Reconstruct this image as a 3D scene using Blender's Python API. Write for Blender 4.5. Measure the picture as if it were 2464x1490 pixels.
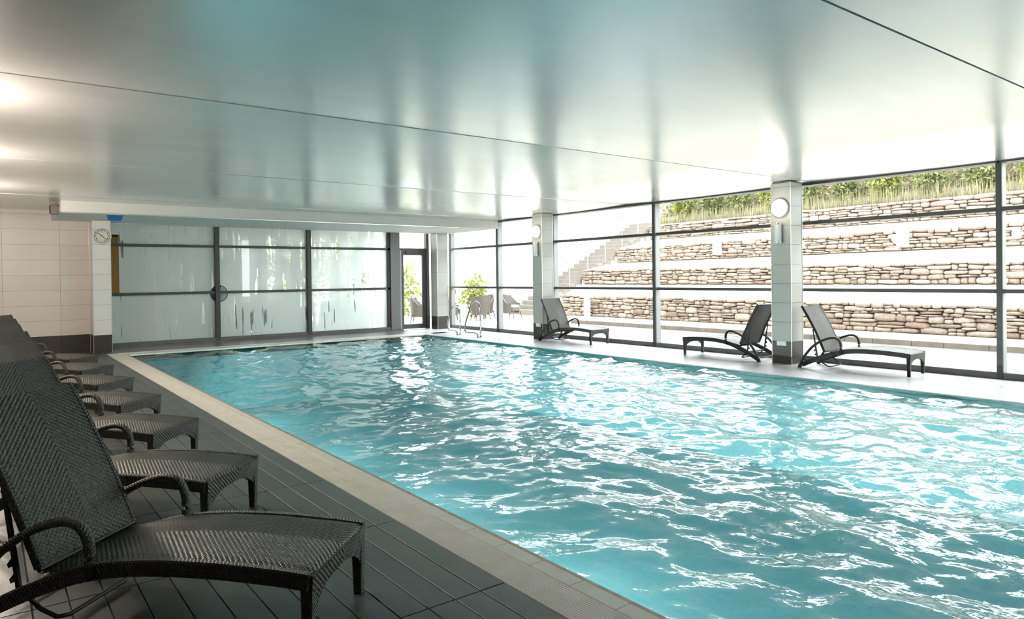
import bpy, bmesh, math, random
import numpy as np
from mathutils import Matrix, Vector

for o in list(bpy.data.objects):
    bpy.data.objects.remove(o)
SC = bpy.context.scene
COL = SC.collection
PI = math.pi
random.seed(7)

# ------------------------------------------------------------------ camera
IMW, IMH = 2464, 1490
FPX, YAW, PITCH, ROLL, CYP, CAMH = 1676.846, 0.6492975, -0.00798604, -0.0125690, 680.083, 1.45
def cam_rot(y, p, r):
    cy, sy = math.cos(y), math.sin(y)
    R0 = Matrix(((cy, -sy, 0), (0, 0, -1), (sy, cy, 0)))
    cp, sp = math.cos(p), math.sin(p)
    Rp = Matrix(((1, 0, 0), (0, cp, sp), (0, -sp, cp)))
    cr, sr = math.cos(r), math.sin(r)
    Rr = Matrix(((cr, -sr, 0), (sr, cr, 0), (0, 0, 1)))
    return Rr @ Rp @ R0
_R = cam_rot(YAW, PITCH, ROLL)
cam_data = bpy.data.cameras.new('camera')
cam_data.sensor_width = 36.0
cam_data.lens = FPX / IMW * 36.0
cam_data.shift_y = -(IMH / 2 - CYP) / IMW
cam_data.clip_start = 0.05
cam_data.clip_end = 300
cam = bpy.data.objects.new('camera', cam_data)
m3 = Matrix((_R[0], -_R[1], -_R[2])).transposed()
cam.matrix_world = Matrix.Translation((0, 0, CAMH)) @ m3.to_4x4()
COL.objects.link(cam)
SC.camera = cam

# ------------------------------------------------------------------ world, exposure
SKY_STRENGTH = 8.2
EXPOSURE = 0.12
POOL_FILL_WATTS = 88.0
W = bpy.data.worlds.new('overcast_sky')
SC.world = W
W.use_nodes = True
wn, wl = W.node_tree.nodes, W.node_tree.links
wn.clear()
_o = wn.new('ShaderNodeOutputWorld'); _b = wn.new('ShaderNodeBackground')
_b.inputs['Color'].default_value = (0.93, 0.975, 1.0, 1)
_b.inputs['Strength'].default_value = SKY_STRENGTH
wl.new(_b.outputs[0], _o.inputs[0])
SC.view_settings.view_transform = 'Standard'
SC.view_settings.look = 'None'
SC.view_settings.exposure = EXPOSURE
SC.view_settings.gamma = 1.0
SC.view_settings.use_curve_mapping = False
cy_ = SC.cycles
cy_.use_denoising = True
cy_.max_bounces = 6
cy_.diffuse_bounces = 3
cy_.glossy_bounces = 3
cy_.transmission_bounces = 4
cy_.transparent_max_bounces = 24
cy_.use_adaptive_sampling = True
cy_.adaptive_threshold = 0.035
cy_.use_light_tree = False
cy_.caustics_reflective = False
cy_.caustics_refractive = False
cy_.sample_clamp_indirect = 6.0

# ------------------------------------------------------------------ helpers
def link(o):
    COL.objects.link(o)
    return o

def tag(o, label=None, cat=None, group=None, kind=None):
    if label: o['label'] = label
    if cat: o['category'] = cat
    if group: o['group'] = group
    if kind: o['kind'] = kind
    return o

def thing(name, loc, label, cat, group=None, kind=None, rz=0.0):
    o = bpy.data.objects.new(name, None)
    o.empty_display_size = 0.1
    o.location = loc
    o.rotation_euler = (0, 0, rz)
    link(o)
    return tag(o, label, cat, group, kind)

def struct(name, loc=(0, 0, 0), label=None):
    o = bpy.data.objects.new(name, None)
    o.empty_display_size = 0.1
    o.location = loc
    link(o)
    return tag(o, label, None, None, 'structure')

def put(o, parent):
    """parent o (whose mesh is in world or in the parent's own coordinates) keeping where it is in world"""
    if parent is not None:
        o.parent = parent
        if parent.parent is None:
            o.matrix_parent_inverse = parent.matrix_basis.inverted()
    return o

class MB:
    def __init__(self):
        self.v, self.f, self.uv = [], [], []
    def add(self, vs, fs, uvs=None):
        b = len(self.v)
        self.v += [tuple(p) for p in vs]
        for f in fs:
            self.f.append(tuple(b + i for i in f))
            if uvs is not None:
                self.uv.append([uvs[i] for i in f])
            else:
                self.uv.append(None)
        return self
    def box(self, x0, x1, y0, y1, z0, z1):
        vs = [(x0, y0, z0), (x1, y0, z0), (x1, y1, z0), (x0, y1, z0), (x0, y0, z1), (x1, y0, z1), (x1, y1, z1), (x0, y1, z1)]
        return self.add(vs, [(0, 3, 2, 1), (4, 5, 6, 7), (0, 1, 5, 4), (1, 2, 6, 5), (2, 3, 7, 6), (3, 0, 4, 7)])
    def sweep(self, pts, ra, rb, n=8, up=(0, 0, 1), square=False, caps=True):
        """tube along pts; ra = half size along side axis, rb = half size along the other; UV in metres"""
        pts = [Vector(p) for p in pts]
        up = Vector(up)
        rings, L = [], 0.0
        vs, uvs = [], []
        for i, p in enumerate(pts):
            a = pts[max(i - 1, 0)]; b = pts[min(i + 1, len(pts) - 1)]
            if i: L += (p - pts[i - 1]).length
            t = (b - a).normalized()
            s = t.cross(up)
            if s.length < 1e-4: s = t.cross(Vector((1, 0, 0)))
            s.normalize()
            u = s.cross(t).normalized()
            r1 = ra[i] if isinstance(ra, (list, tuple)) else ra
            r2 = rb[i] if isinstance(rb, (list, tuple)) else rb
            for k in range(n):
                if square:
                    an = 2 * PI * (k + .5) / n
                    c, sn = math.cos(an), math.sin(an)
                    e = 0.28
                    c = math.copysign(abs(c) ** e, c); sn = math.copysign(abs(sn) ** e, sn)
                else:
                    an = 2 * PI * k / n
                    c, sn = math.cos(an), math.sin(an)
                vs.append(p + s * (c * r1) + u * (sn * r2))
                uvs.append((k / n * 2 * (r1 + r2) * 1.8, L))
        fs = []
        for i in range(len(pts) - 1):
            for k in range(n):
                k2 = (k + 1) % n
                fs.append((i * n + k, i * n + k2, (i + 1) * n + k2, (i + 1) * n + k))
        if caps:
            fs.append(tuple(range(n - 1, -1, -1)))
            e = (len(pts) - 1) * n
            fs.append(tuple(e + k for k in range(n)))
        return self.add(vs, fs, uvs)
    def cyl(self, c, r, z0, z1, n=24, r1=None):
        r1 = r if r1 is None else r1
        vs = [(c[0] + r * math.cos(2 * PI * k / n), c[1] + r * math.sin(2 * PI * k / n), z0) for k in range(n)]
        vs += [(c[0] + r1 * math.cos(2 * PI * k / n), c[1] + r1 * math.sin(2 * PI * k / n), z1) for k in range(n)]
        fs = [(k, (k + 1) % n, n + (k + 1) % n, n + k) for k in range(n)]
        fs += [tuple(range(n - 1, -1, -1)), tuple(range(n, 2 * n))]
        return self.add(vs, fs)
    def grid(self, P, U=None):
        """P[i][j] points"""
        ni, nj = len(P), len(P[0])
        vs = [P[i][j] for i in range(ni) for j in range(nj)]
        uv = [U[i][j] for i in range(ni) for j in range(nj)] if U else None
        fs = [(i * nj + j, (i + 1) * nj + j, (i + 1) * nj + j + 1, i * nj + j + 1) for i in range(ni - 1) for j in range(nj - 1)]
        return self.add(vs, fs, uv)
    def mesh(self, name, mat, smooth=False, bevel=0.0):
        me = bpy.data.meshes.new(name)
        me.from_pydata([tuple(p) for p in self.v], [], self.f)
        if any(u is not None for u in self.uv):
            lay = me.uv_layers.new(name='UVMap')
            flat = []
            for f, u in zip(self.f, self.uv):
                for k in range(len(f)):
                    flat += list(u[k]) if u is not None else [0.0, 0.0]
            lay.data.foreach_set('uv', flat)
        if bevel:
            bm = bmesh.new(); bm.from_mesh(me)
            bmesh.ops.bevel(bm, geom=list(bm.edges), offset=bevel, segments=1, affect='EDGES', clamp_overlap=True)
            bm.to_mesh(me); bm.free()
        if smooth:
            me.polygons.foreach_set('use_smooth', [True] * len(me.polygons))
        if mat: me.materials.append(mat)
        me.update()
        return me
    def obj(self, name, mat, parent=None, smooth=False, bevel=0.0, local=False):
        o = bpy.data.objects.new(name, self.mesh(name, mat, smooth, bevel))
        link(o)
        if local:
            o.parent = parent
        else:
            put(o, parent)
        return o

def box(name, x0, x1, y0, y1, z0, z1, mat, parent=None, bevel=0.0, local=False):
    return MB().box(x0, x1, y0, y1, z0, z1).obj(name, mat, parent, bevel=bevel, local=local)

def copy_tree(o, parent=None):
    c = o.copy(); COL.objects.link(c)
    if parent is not None:
        c.parent = parent
        c.matrix_parent_inverse = o.matrix_parent_inverse.copy()
    for ch in list(o.children):
        copy_tree(ch, c)
    return c

def spline(pts, n=6):
    """Catmull-Rom through 2-D or 3-D points"""
    P = [Vector(p) for p in pts]
    P = [P[0] * 2 - P[1]] + P + [P[-1] * 2 - P[-2]]
    out = []
    for i in range(1, len(P) - 2):
        for k in range(n):
            t = k / n
            a, b, c, d = P[i - 1], P[i], P[i + 1], P[i + 2]
            out.append(0.5 * ((2 * b) + (c - a) * t + (2 * a - 5 * b + 4 * c - d) * t * t + (3 * b - a - 3 * c + d) * t ** 3))
    out.append(P[-2])
    return out

def interp(x, pts):
    for (a, b), (c, d) in zip(pts, pts[1:]):
        if x <= c:
            t = (x - a) / (c - a)
            return b + (d - b) * t
    return pts[-1][1]

# ------------------------------------------------------------------ materials
class NT:
    def __init__(self, name):
        self.m = bpy.data.materials.new(name)
        self.m.use_nodes = True
        self.t = self.m.node_tree
        self.t.nodes.clear()
        self.out = self.n('ShaderNodeOutputMaterial')
    def n(self, typ, **kw):
        nd = self.t.nodes.new(typ)
        for k, v in kw.items():
            if hasattr(nd, k): setattr(nd, k, v)
        return nd
    def l(self, a, b): self.t.links.new(a, b)
    def set(self, nd, **kw):
        for k, v in kw.items():
            nd.inputs[k.replace('_', ' ')].default_value = v
        return nd
    def math(self, op, a, b=None, c=None):
        nd = self.n('ShaderNodeMath'); nd.operation = op
        for i, x in enumerate((a, b, c)):
            if x is None: continue
            if isinstance(x, (int, float)): nd.inputs[i].default_value = x
            else: self.l(x, nd.inputs[i])
        return nd.outputs[0]
    def coords(self, kind='Object', scale=(1, 1, 1)):
        tc = self.n('ShaderNodeTexCoord')
        mp = self.n('ShaderNodeMapping')
        mp.inputs['Scale'].default_value = scale
        self.l(tc.outputs[kind], mp.inputs['Vector'])
        return mp.outputs[0]
    def worldpos(self, scale=(1, 1, 1)):
        g = self.n('ShaderNodeNewGeometry')
        mp = self.n('ShaderNodeMapping')
        mp.inputs['Scale'].default_value = scale
        self.l(g.outputs['Position'], mp.inputs['Vector'])
        return mp.outputs[0]
    def noise(self, vec, scale, detail=3.0, rough=0.5):
        nd = self.n('ShaderNodeTexNoise')
        nd.inputs['Scale'].default_value = scale
        nd.inputs['Detail'].default_value = detail
        nd.inputs['Roughness'].default_value = rough
        self.l(vec, nd.inputs['Vector'])
        return nd.outputs[0]
    def ramp(self, fac, stops):
        nd = self.n('ShaderNodeValToRGB')
        el = nd.color_ramp.elements
        while len(el) < len(stops): el.new(0.5)
        for e, (p, c) in zip(el, stops):
            e.position = p
            e.color = (*c, 1) if len(c) == 3 else c
        self.l(fac, nd.inputs[0])
        return nd.outputs[0]
    def bump(self, h, strength=0.5, dist=0.01):
        nd = self.n('ShaderNodeBump')
        nd.inputs['Strength'].default_value = strength
        nd.inputs['Distance'].default_value = dist
        self.l(h, nd.inputs['Height'])
        return nd.outputs[0]
    def principled(self, **kw):
        p = self.n('ShaderNodeBsdfPrincipled')
        for k, v in kw.items():
            k = k.replace('_', ' ')
            if isinstance(v, (int, float, tuple)):
                p.inputs[k].default_value = v if not (isinstance(v, tuple) and len(v) == 3) else (*v, 1)
            else:
                self.l(v, p.inputs[k])
        self.l(p.outputs[0], self.out.inputs[0])
        return p

def pmat(name, c, rough=0.5, metal=0.0, var=0.12, vscale=4.0, bump=0.0, bscale=60.0, stretch=(1, 1, 1), spec=None, rvar=0.0, world=True):
    t = NT(name)
    vec = t.worldpos(stretch) if world else t.coords('Object', stretch)
    nz = t.noise(vec, vscale, 4)
    lo = tuple(max(0, x * (1 - var)) for x in c); hi = tuple(min(1, x * (1 + var)) for x in c)
    col = t.ramp(nz, [(0.3, lo), (0.7, hi)])
    kw = dict(Base_Color=col, Roughness=rough, Metallic=metal)
    if spec is not None: kw['Specular_IOR_Level'] = spec
    if rvar:
        kw['Roughness'] = t.math('ADD', t.math('MULTIPLY', t.noise(vec, vscale * 1.7, 3), rvar), rough - rvar / 2)
    if bump:
        kw['Normal'] = t.bump(t.noise(vec, bscale, 3), bump, 0.004)
    t.principled(**kw)
    return t.m

def emat(name, c, s):
    t = NT(name)
    e = t.n('ShaderNodeEmission')
    e.inputs[0].default_value = (*c, 1); e.inputs[1].default_value = s
    t.l(e.outputs[0], t.out.inputs[0])
    t.m.cycles.emission_sampling = 'NONE'   # the bulbs inside do the lighting
    return t.m

M = {}
# -- shell
M['render_white'] = pmat('white_plaster', (0.74, 0.73, 0.70), 0.75, var=0.03, vscale=2, bump=0.05)
M['grout'] = pmat('grey_grout', (0.20, 0.19, 0.17), 0.9, var=0.1)
def tile_mat(name, c, rough, var, dark=0.0):
    t = NT(name)
    vec = t.worldpos((1, 1, 6))
    nz = t.noise(vec, 3.0, 4)
    oi = t.n('ShaderNodeObjectInfo')
    f = t.math('ADD', t.math('MULTIPLY', nz, 0.7), t.math('MULTIPLY', oi.outputs['Random'], 0.3))
    col = t.ramp(f, [(0.25, tuple(x * (1 - var) for x in c)), (0.75, tuple(min(1, x * (1 + var)) for x in c))])
    t.principled(Base_Color=col, Roughness=rough, Normal=t.bump(t.noise(t.worldpos((1, 1, 12)), 9.0, 3), 0.06, 0.004))
    return t.m
M['wall_tile'] = tile_mat('cream_wall_tile', (0.78, 0.72, 0.655), 0.35, 0.05)
M['column_tile'] = tile_mat('pale_column_tile', (0.44, 0.44, 0.405), 0.32, 0.04)
M['white_tile'] = tile_mat('white_column_tile', (0.80, 0.78, 0.75), 0.3, 0.03)
M['skirting_tile'] = tile_mat('dark_skirting_tile', (0.042, 0.036, 0.03), 0.35, 0.3)
M['metal_trim'] = pmat('aluminium_trim', (0.72, 0.70, 0.66), 0.3, metal=0.8, var=0.03)
M['frame'] = pmat('charcoal_frame', (0.055, 0.055, 0.052), 0.42, metal=0.15, var=0.08)
M['frame_light'] = pmat('grey_frame_cladding', (0.30, 0.31, 0.31), 0.4, metal=0.3, var=0.05)
M['frame_mid'] = pmat('mid_grey_cladding', (0.13, 0.135, 0.135), 0.4, metal=0.3, var=0.05)
M['sill_grey'] = pmat('grey_sill', (0.14, 0.14, 0.135), 0.45, var=0.15, bump=0.05)

def deck_mat(name, c, rough, var):
    t = NT(name)
    vec = t.worldpos()
    oi = t.n('ShaderNodeObjectInfo')
    ng = t.n('ShaderNodeNewGeometry')
    rnd = t.math('FRACT', t.math('ADD', oi.outputs['Random'], ng.outputs['Random Per Island']))
    n1 = t.noise(vec, 2.6, 5, 0.6)
    n2 = t.noise(vec, 34.0, 4, 0.6)
    f = t.math('ADD', t.math('ADD', t.math('MULTIPLY', n1, 0.55), t.math('MULTIPLY', n2, 0.3)), t.math('MULTIPLY', rnd, 0.15))
    col = t.ramp(f, [(0.3, tuple(x * (1 - var) for x in c)), (0.7, tuple(min(1, x * (1 + var)) for x in c))])
    rg = t.math('ADD', t.math('MULTIPLY', n1, 0.3), rough - 0.15)
    t.principled(Base_Color=col, Roughness=rg, Normal=t.bump(t.math('ADD', n2, t.math('MULTIPLY', n1, 0.5)), 0.12, 0.006))
    return t.m
M['deck'] = deck_mat('slate_deck_plank', (0.080, 0.086, 0.083), 0.36, 0.35)
M['deck_gap'] = pmat('black_joint', (0.012, 0.012, 0.012), 0.8)
M['deck_glare'] = deck_mat('paving_with_painted_glare', (0.62, 0.62, 0.645), 0.33, 0.10)  # window reflection on dark deck tile, put into a pale base colour
M['deck_far'] = deck_mat('grey_stone_paving', (0.16, 0.15, 0.155), 0.33, 0.15)
M['coping'] = pmat('cream_coping', (0.82, 0.79, 0.71), 0.4, var=0.04, vscale=9, bump=0.05)
M['lip'] = pmat('terracotta_lip', (0.40, 0.27, 0.17), 0.5, var=0.3, vscale=14)
M['grating'] = pmat('ivory_plastic_grating', (0.88, 0.85, 0.79), 0.4, var=0.06, vscale=6)
M['gutter_dark'] = pmat('gutter_channel', (0.12, 0.11, 0.09), 0.7)

# ceiling: satin stretched panels with a fine brushed grain
def ceiling_mat():
    t = NT('satin_ceiling_panel')
    vec = t.worldpos((0.35, 7.0, 1))
    g = t.noise(vec, 16.0, 4, 0.6)
    g2 = t.noise(t.worldpos((0.5, 2.2, 1)), 1.2, 2)
    col = t.ramp(g2, [(0.3, (0.665, 0.655, 0.648)), (0.7, (0.705, 0.695, 0.688))])
    rg = t.math('ADD', t.math('MULTIPLY', g, 0.08), 0.20)
    t.principled(Base_Color=col, Roughness=rg, Metallic=0.5, Normal=t.bump(g, 0.05, 0.004))
    return t.m
M['ceiling'] = ceiling_mat()
M['seam'] = pmat('dark_seam', (0.05, 0.05, 0.05), 0.6)

# glass
def two_sided_fresnel(t, ior):
    g = t.n('ShaderNodeNewGeometry')
    fr = t.n('ShaderNodeFresnel')
    t.l(t.math('ADD', ior, t.math('MULTIPLY', g.outputs['Backfacing'], 1.0 / ior - ior)), fr.inputs['IOR'])
    return fr
def clear_glass():
    t = NT('clear_window_glass')
    fr = two_sided_fresnel(t, 1.22)
    tr = t.n('ShaderNodeBsdfTransparent'); tr.inputs[0].default_value = (0.97, 0.985, 0.975, 1)
    gl = t.n('ShaderNodeBsdfGlossy'); gl.inputs['Roughness'].default_value = 0.01
    mx = t.n('ShaderNodeMixShader')
    t.l(fr.outputs[0], mx.inputs[0]); t.l(tr.outputs[0], mx.inputs[1]); t.l(gl.outputs[0], mx.inputs[2])
    t.l(mx.outputs[0], t.out.inputs[0])
    return t.m
M['glass'] = clear_glass()

def frosted_glass():
    """frosted film with tall tapering tree-trunk strips left clear (flat print)"""
    t = NT('frosted_tree_film_glass')
    vec = t.worldpos((11.0, 0.0, 1.1))
    a = t.noise(vec, 1.0, 1.5, 0.4)
    sl = t.ramp(a, [(0.63, (0, 0, 0)), (0.65, (1, 1, 1))])             # narrow clear slivers
    b = t.noise(t.worldpos((2.6, 0.0, 0.30)), 1.0, 2, 0.5)
    tk = t.ramp(b, [(0.50, (0, 0, 0)), (0.53, (1, 1, 1))])             # trunk shapes, thinner film
    tr = t.n('ShaderNodeBsdfTransparent'); tr.inputs[0].default_value = (0.93, 0.97, 0.96, 1)
    tl = t.n('ShaderNodeBsdfTranslucent'); tl.inputs[0].default_value = (0.90, 0.95, 0.93, 1)
    df = t.n('ShaderNodeBsdfDiffuse'); df.inputs[0].default_value = (0.62, 0.68, 0.67, 1)
    fx = t.n('ShaderNodeMixShader'); fx.inputs[0].default_value = 0.28
    t.l(tl.outputs[0], fx.inputs[1]); t.l(df.outputs[0], fx.inputs[2])
    amt = t.math('SUBTRACT', 0.92, t.math('MULTIPLY', tk, 0.16))
    amt = t.math('MULTIPLY', amt, t.math('SUBTRACT', 1.0, t.math('MULTIPLY', sl, 0.85)))
    mx = t.n('ShaderNodeMixShader')
    t.l(amt, mx.inputs[0]); t.l(tr.outputs[0], mx.inputs[1]); t.l(fx.outputs[0], mx.inputs[2])
    fr = two_sided_fresnel(t, 1.38)
    gl = t.n('ShaderNodeBsdfGlossy'); gl.inputs['Roughness'].default_value = 0.05
    m2 = t.n('ShaderNodeMixShader')
    t.l(fr.outputs[0], m2.inputs[0]); t.l(mx.outputs[0], m2.inputs[1]); t.l(gl.outputs[0], m2.inputs[2])
    t.l(m2.outputs[0], t.out.inputs[0])
    return t.m
M['frosted'] = frosted_glass()

# water
def water_mat():
    t = NT('pool_water')
    vec = t.worldpos((1, 1, 1))
    n1 = t.noise(vec, 7.0, 2, 0.5)
    n2 = t.noise(vec, 20.0, 2, 0.5)
    nb = t.bump(t.math('ADD', n1, t.math('MULTIPLY', n2, 0.25)), 0.45, 0.02)
    fr = t.n('ShaderNodeFresnel'); fr.inputs['IOR'].default_value = 1.48
    t.l(nb, fr.inputs['Normal'])
    tr = t.n('ShaderNodeBsdfTransparent'); tr.inputs[0].default_value = (0.84, 0.97, 1.0, 1)
    gl = t.n('ShaderNodeBsdfGlossy'); gl.inputs['Roughness'].default_value = 0.06
    t.l(nb, gl.inputs['Normal'])
    mx = t.n('ShaderNodeMixShader')
    t.l(fr.outputs[0], mx.inputs[0]); t.l(tr.outputs[0], mx.inputs[1]); t.l(gl.outputs[0], mx.inputs[2])
    t.l(mx.outputs[0], t.out.inputs[0])
    return t.m
M['water'] = water_mat()

def mosaic(name, c1, c2, size):
    t = NT(name)
    br = t.n('ShaderNodeTexBrick')
    br.offset = 0.0
    br.inputs['Color1'].default_value = (*c1, 1); br.inputs['Color2'].default_value = (*c2, 1)
    br.inputs['Mortar'].default_value = (0.5, 0.6, 0.6, 1)
    br.inputs['Scale'].default_value = 1.0
    br.inputs['Mortar Size'].default_value = size * 0.03
    br.inputs['Brick Width'].default_value = size; br.inputs['Row Height'].default_value = size
    g = t.n('ShaderNodeNewGeometry')
    sp = t.n('ShaderNodeSeparateXYZ'); t.l(g.outputs['Position'], sp.inputs[0])
    cb = t.n('ShaderNodeCombineXYZ')
    t.l(t.math('ADD', sp.outputs[0], sp.outputs[2]), cb.inputs[0]); t.l(t.math('ADD', sp.outputs[1], sp.outputs[2]), cb.inputs[1])
    t.l(cb.outputs[0], br.inputs['Vector'])
    t.principled(Base_Color=br.outputs['Color'], Roughness=0.3)
    return t.m
M['pool_floor'] = mosaic('turquoise_mosaic', (0.195, 0.605, 0.635), (0.235, 0.665, 0.695), 0.05)
M['pool_band'] = mosaic('teal_band_mosaic', (0.01, 0.20, 0.19), (0.015, 0.27, 0.25), 0.025)

# wicker: chevron ribs with fine over-under strands, UV in metres (u across, v along)
def wicker(name, c, period=0.024, strand=0.011, slope=0.85, chevron=True):
    t = NT(name)
    uv = t.n('ShaderNodeUVMap')
    sp = t.n('ShaderNodeSeparateXYZ'); t.l(uv.outputs[0], sp.inputs[0])
    u, v = sp.outputs[0], sp.outputs[1]
    au = t.math('ABSOLUTE', u) if chevron else u
    d = t.math('ADD', v, t.math('MULTIPLY', au, slope))
    rib = t.math('ADD', t.math('MULTIPLY', t.math('SINE', t.math('MULTIPLY', d, 2 * PI / period)), 0.5), 0.5)
    st = t.math('ADD', t.math('MULTIPLY', t.math('SINE', t.math('MULTIPLY', u, 2 * PI / strand)), 0.5), 0.5)
    st2 = t.math('ADD', t.math('MULTIPLY', t.math('SINE', t.math('MULTIPLY', v, 2 * PI / strand)), 0.5), 0.5)
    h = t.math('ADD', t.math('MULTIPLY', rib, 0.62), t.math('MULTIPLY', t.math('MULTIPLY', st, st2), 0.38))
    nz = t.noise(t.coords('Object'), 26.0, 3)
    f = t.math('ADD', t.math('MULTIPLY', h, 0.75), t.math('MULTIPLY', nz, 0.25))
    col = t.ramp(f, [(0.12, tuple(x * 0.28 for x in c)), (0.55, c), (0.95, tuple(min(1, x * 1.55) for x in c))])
    t.principled(Base_Color=col, Roughness=0.38, Normal=t.bump(h, 1.0, 0.004))
    return t.m
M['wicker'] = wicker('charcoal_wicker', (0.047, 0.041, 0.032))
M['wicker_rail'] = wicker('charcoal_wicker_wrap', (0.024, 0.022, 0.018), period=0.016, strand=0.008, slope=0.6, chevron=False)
M['wicker_out'] = wicker('greyish_brown_wicker', (0.11, 0.09, 0.085), period=0.03, strand=0.015)
M['black_metal'] = pmat('black_painted_metal', (0.018, 0.018, 0.017), 0.45, metal=0.3)
M['steel'] = pmat('polished_stainless_steel', (0.40, 0.39, 0.38), 0.15, metal=1.0, var=0.03)
M['white_plastic'] = pmat('white_plastic', (0.80, 0.80, 0.80), 0.35, var=0.02)
M['blue_plastic'] = pmat('blue_plastic', (0.005, 0.09, 0.30), 0.35, var=0.1)
M['grey_cover'] = pmat('pale_grey_cover', (0.30, 0.34, 0.34), 0.4)
M['grey_plastic'] = pmat('taupe_plastic', (0.16, 0.14, 0.125), 0.5)
M['clock_face'] = pmat('ivory_clock_face', (0.74, 0.70, 0.62), 0.5, var=0.02)
M['black'] = pmat('matt_black', (0.012, 0.012, 0.012), 0.5)
M['globe'] = emat('opal_lamp_glow', (1.0, 0.93, 0.82), 9.0)
M['added_pool_lens'] = emat('added_pool_lens_glow', (0.85, 1.0, 1.0), 6.0)
M['rim'] = pmat('lamp_rim', (0.62, 0.58, 0.53), 0.4, var=0.03)

# outdoors
def stone_mat():
    t = NT('dry_stone')
    oi = t.n('ShaderNodeObjectInfo'); ng = t.n('ShaderNodeNewGeometry')
    r = t.math('FRACT', t.math('ADD', oi.outputs['Random'], ng.outputs['Random Per Island']))
    col = t.ramp(r, [(0.0, (0.175, 0.125, 0.10)), (0.2, (0.26, 0.215, 0.185)), (0.4, (0.20, 0.165, 0.145)), (0.6, (0.33, 0.285, 0.25)), (0.8, (0.22, 0.175, 0.15)), (1.0, (0.28, 0.24, 0.22))])
    nz = t.noise(t.worldpos(), 14.0, 5, 0.65)
    mx = t.n('ShaderNodeMix'); mx.data_type = 'RGBA'; mx.blend_type = 'MULTIPLY'
    mx.inputs[0].default_value = 1.0
    t.l(col, mx.inputs[6])
    t.l(t.ramp(nz, [(0.25, (0.62, 0.60, 0.56)), (0.7, (1.3, 1.26, 1.22))]), mx.inputs[7])
    t.principled(Base_Color=mx.outputs[2], Roughness=0.9, Normal=t.bump(nz, 0.5, 0.02))
    return t.m
M['stone'] = stone_mat()
M['stone_core'] = pmat('dark_rubble_core', (0.11, 0.09, 0.075), 0.95)
M['gravel'] = pmat('pale_gravel', (0.62, 0.58, 0.47), 0.9, var=0.10, vscale=12, bump=0.3)
M['soil'] = pmat('olive_soil', (0.13, 0.12, 0.07), 0.95, var=0.25, vscale=5)
M['paving'] = pmat('wet_grey_paving', (0.135, 0.135, 0.125), 0.35, var=0.10, vscale=3)
M['kerb'] = pmat('sandstone_kerb', (0.20, 0.165, 0.14), 0.85, var=0.15, vscale=5)
M['step'] = pmat('brown_step_stone', (0.20, 0.175, 0.155), 0.85, var=0.12)
M['white_wall'] = pmat('white_render', (0.80, 0.80, 0.79), 0.85, var=0.02)
def leaf_mat(name, c, c2):
    t = NT(name)
    ng = t.n('ShaderNodeNewGeometry')
    col = t.ramp(ng.outputs['Random Per Island'], [(0.0, c), (0.6, c2), (1.0, tuple(min(1, x * 1.35) for x in c2))])
    d = t.n('ShaderNodeBsdfDiffuse'); tl = t.n('ShaderNodeBsdfTranslucent'); mx = t.n('ShaderNodeMixShader')
    mx.inputs[0].default_value = 0.4
    t.l(col, d.inputs[0]); t.l(col, tl.inputs[0]); t.l(d.outputs[0], mx.inputs[1]); t.l(tl.outputs[0], mx.inputs[2])
    t.l(mx.outputs[0], t.out.inputs[0])
    return t.m
M['leaf'] = leaf_mat('green_leaf', (0.13, 0.15, 0.065), (0.26, 0.275, 0.13))
M['leaf_bright'] = leaf_mat('lime_leaf', (0.16, 0.19, 0.05), (0.31, 0.32, 0.11))
M['leaf_dry'] = leaf_mat('dry_grass', (0.22, 0.20, 0.12), (0.34, 0.31, 0.20))
M['bark'] = pmat('bark', (0.16, 0.12, 0.09), 0.9)
M['orange_wall'] = pmat('orange_partition', (0.50, 0.24, 0.05), 0.6)
M['lobby_floor'] = pmat('lobby_floor', (0.30, 0.32, 0.33), 0.3)
M['sofa'] = pmat('dark_teal_upholstery', (0.035, 0.06, 0.07), 0.8)

# ------------------------------------------------------------------ dimensions
CEIL = 2.94
XL, XW = -1.0, 10.81          # left wall, window wall (inner face)
YB, YF = -3.6, 17.45          # back wall, far glass wall
PX0, PX1, PY0, PY1 = 2.285, 9.05, -2.4, 15.66   # pool
WATER = -0.055

# ------------------------------------------------------------------ floor
floor = struct('floor', (0, 0, 0))
def slab(name, x0, x1, y0, y1, mat, z0=-0.30, z1=-0.006, parent=floor):
    return box(name, x0, x1, y0, y1, z0, z1, mat, parent)
slab('deck_base', XL - 0.2, 1.955, YB, YF + 0.2, M['deck_gap'], z1=-0.012)
# slate planks on the near side, one by one
PW, PL, GAP = 0.1385, 1.09, 0.006
plank_me = MB().box(0, PW - GAP, 0, PL - GAP, -0.012, 0.0).mesh('plank', M['deck'], bevel=0.0012)
planks = []
nrow = int(math.ceil((1.955 - XL) / PW))
for i in range(nrow):
    x0 = 1.955 - (i + 1) * PW
    for j in range(-3, 14):
        planks.append((x0, 2.66 + j * PL))
def plank_rank(p):
    x, y = p[0] + 0.07, p[1] + 0.54
    fwd = x * math.sin(YAW) + y * math.cos(YAW); side = x * math.cos(YAW) - y * math.sin(YAW)
    seen = fwd > 0.9 and abs(side) < fwd * 0.78 + 0.6 and fwd * 0.5 + 0.9 > 1.45 * 1.0
    return (0 if seen else 1, fwd)
planks.sort(key=plank_rank)
for x0, y0 in planks[:290]:
    o = bpy.data.objects.new('plank', plank_me); link(o)
    o.location = (x0, y0, random.uniform(-0.0006, 0.0006)); put(o, floor)
mb = MB()
for x0, y0 in planks[290:]:
    y1 = min(y0 + PL - GAP, YF)
    if y0 < YB: continue
    mb.box(max(x0, XL), x0 + PW - GAP, y0, y1, -0.012, 0.0)
tag(mb.obj('plank_field', M['deck'], floor), kind='stuff')
slab('deck_glare', 9.33, XW + 0.1, YB, YF + 0.2, M['deck_glare'], z1=0.0)
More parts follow.
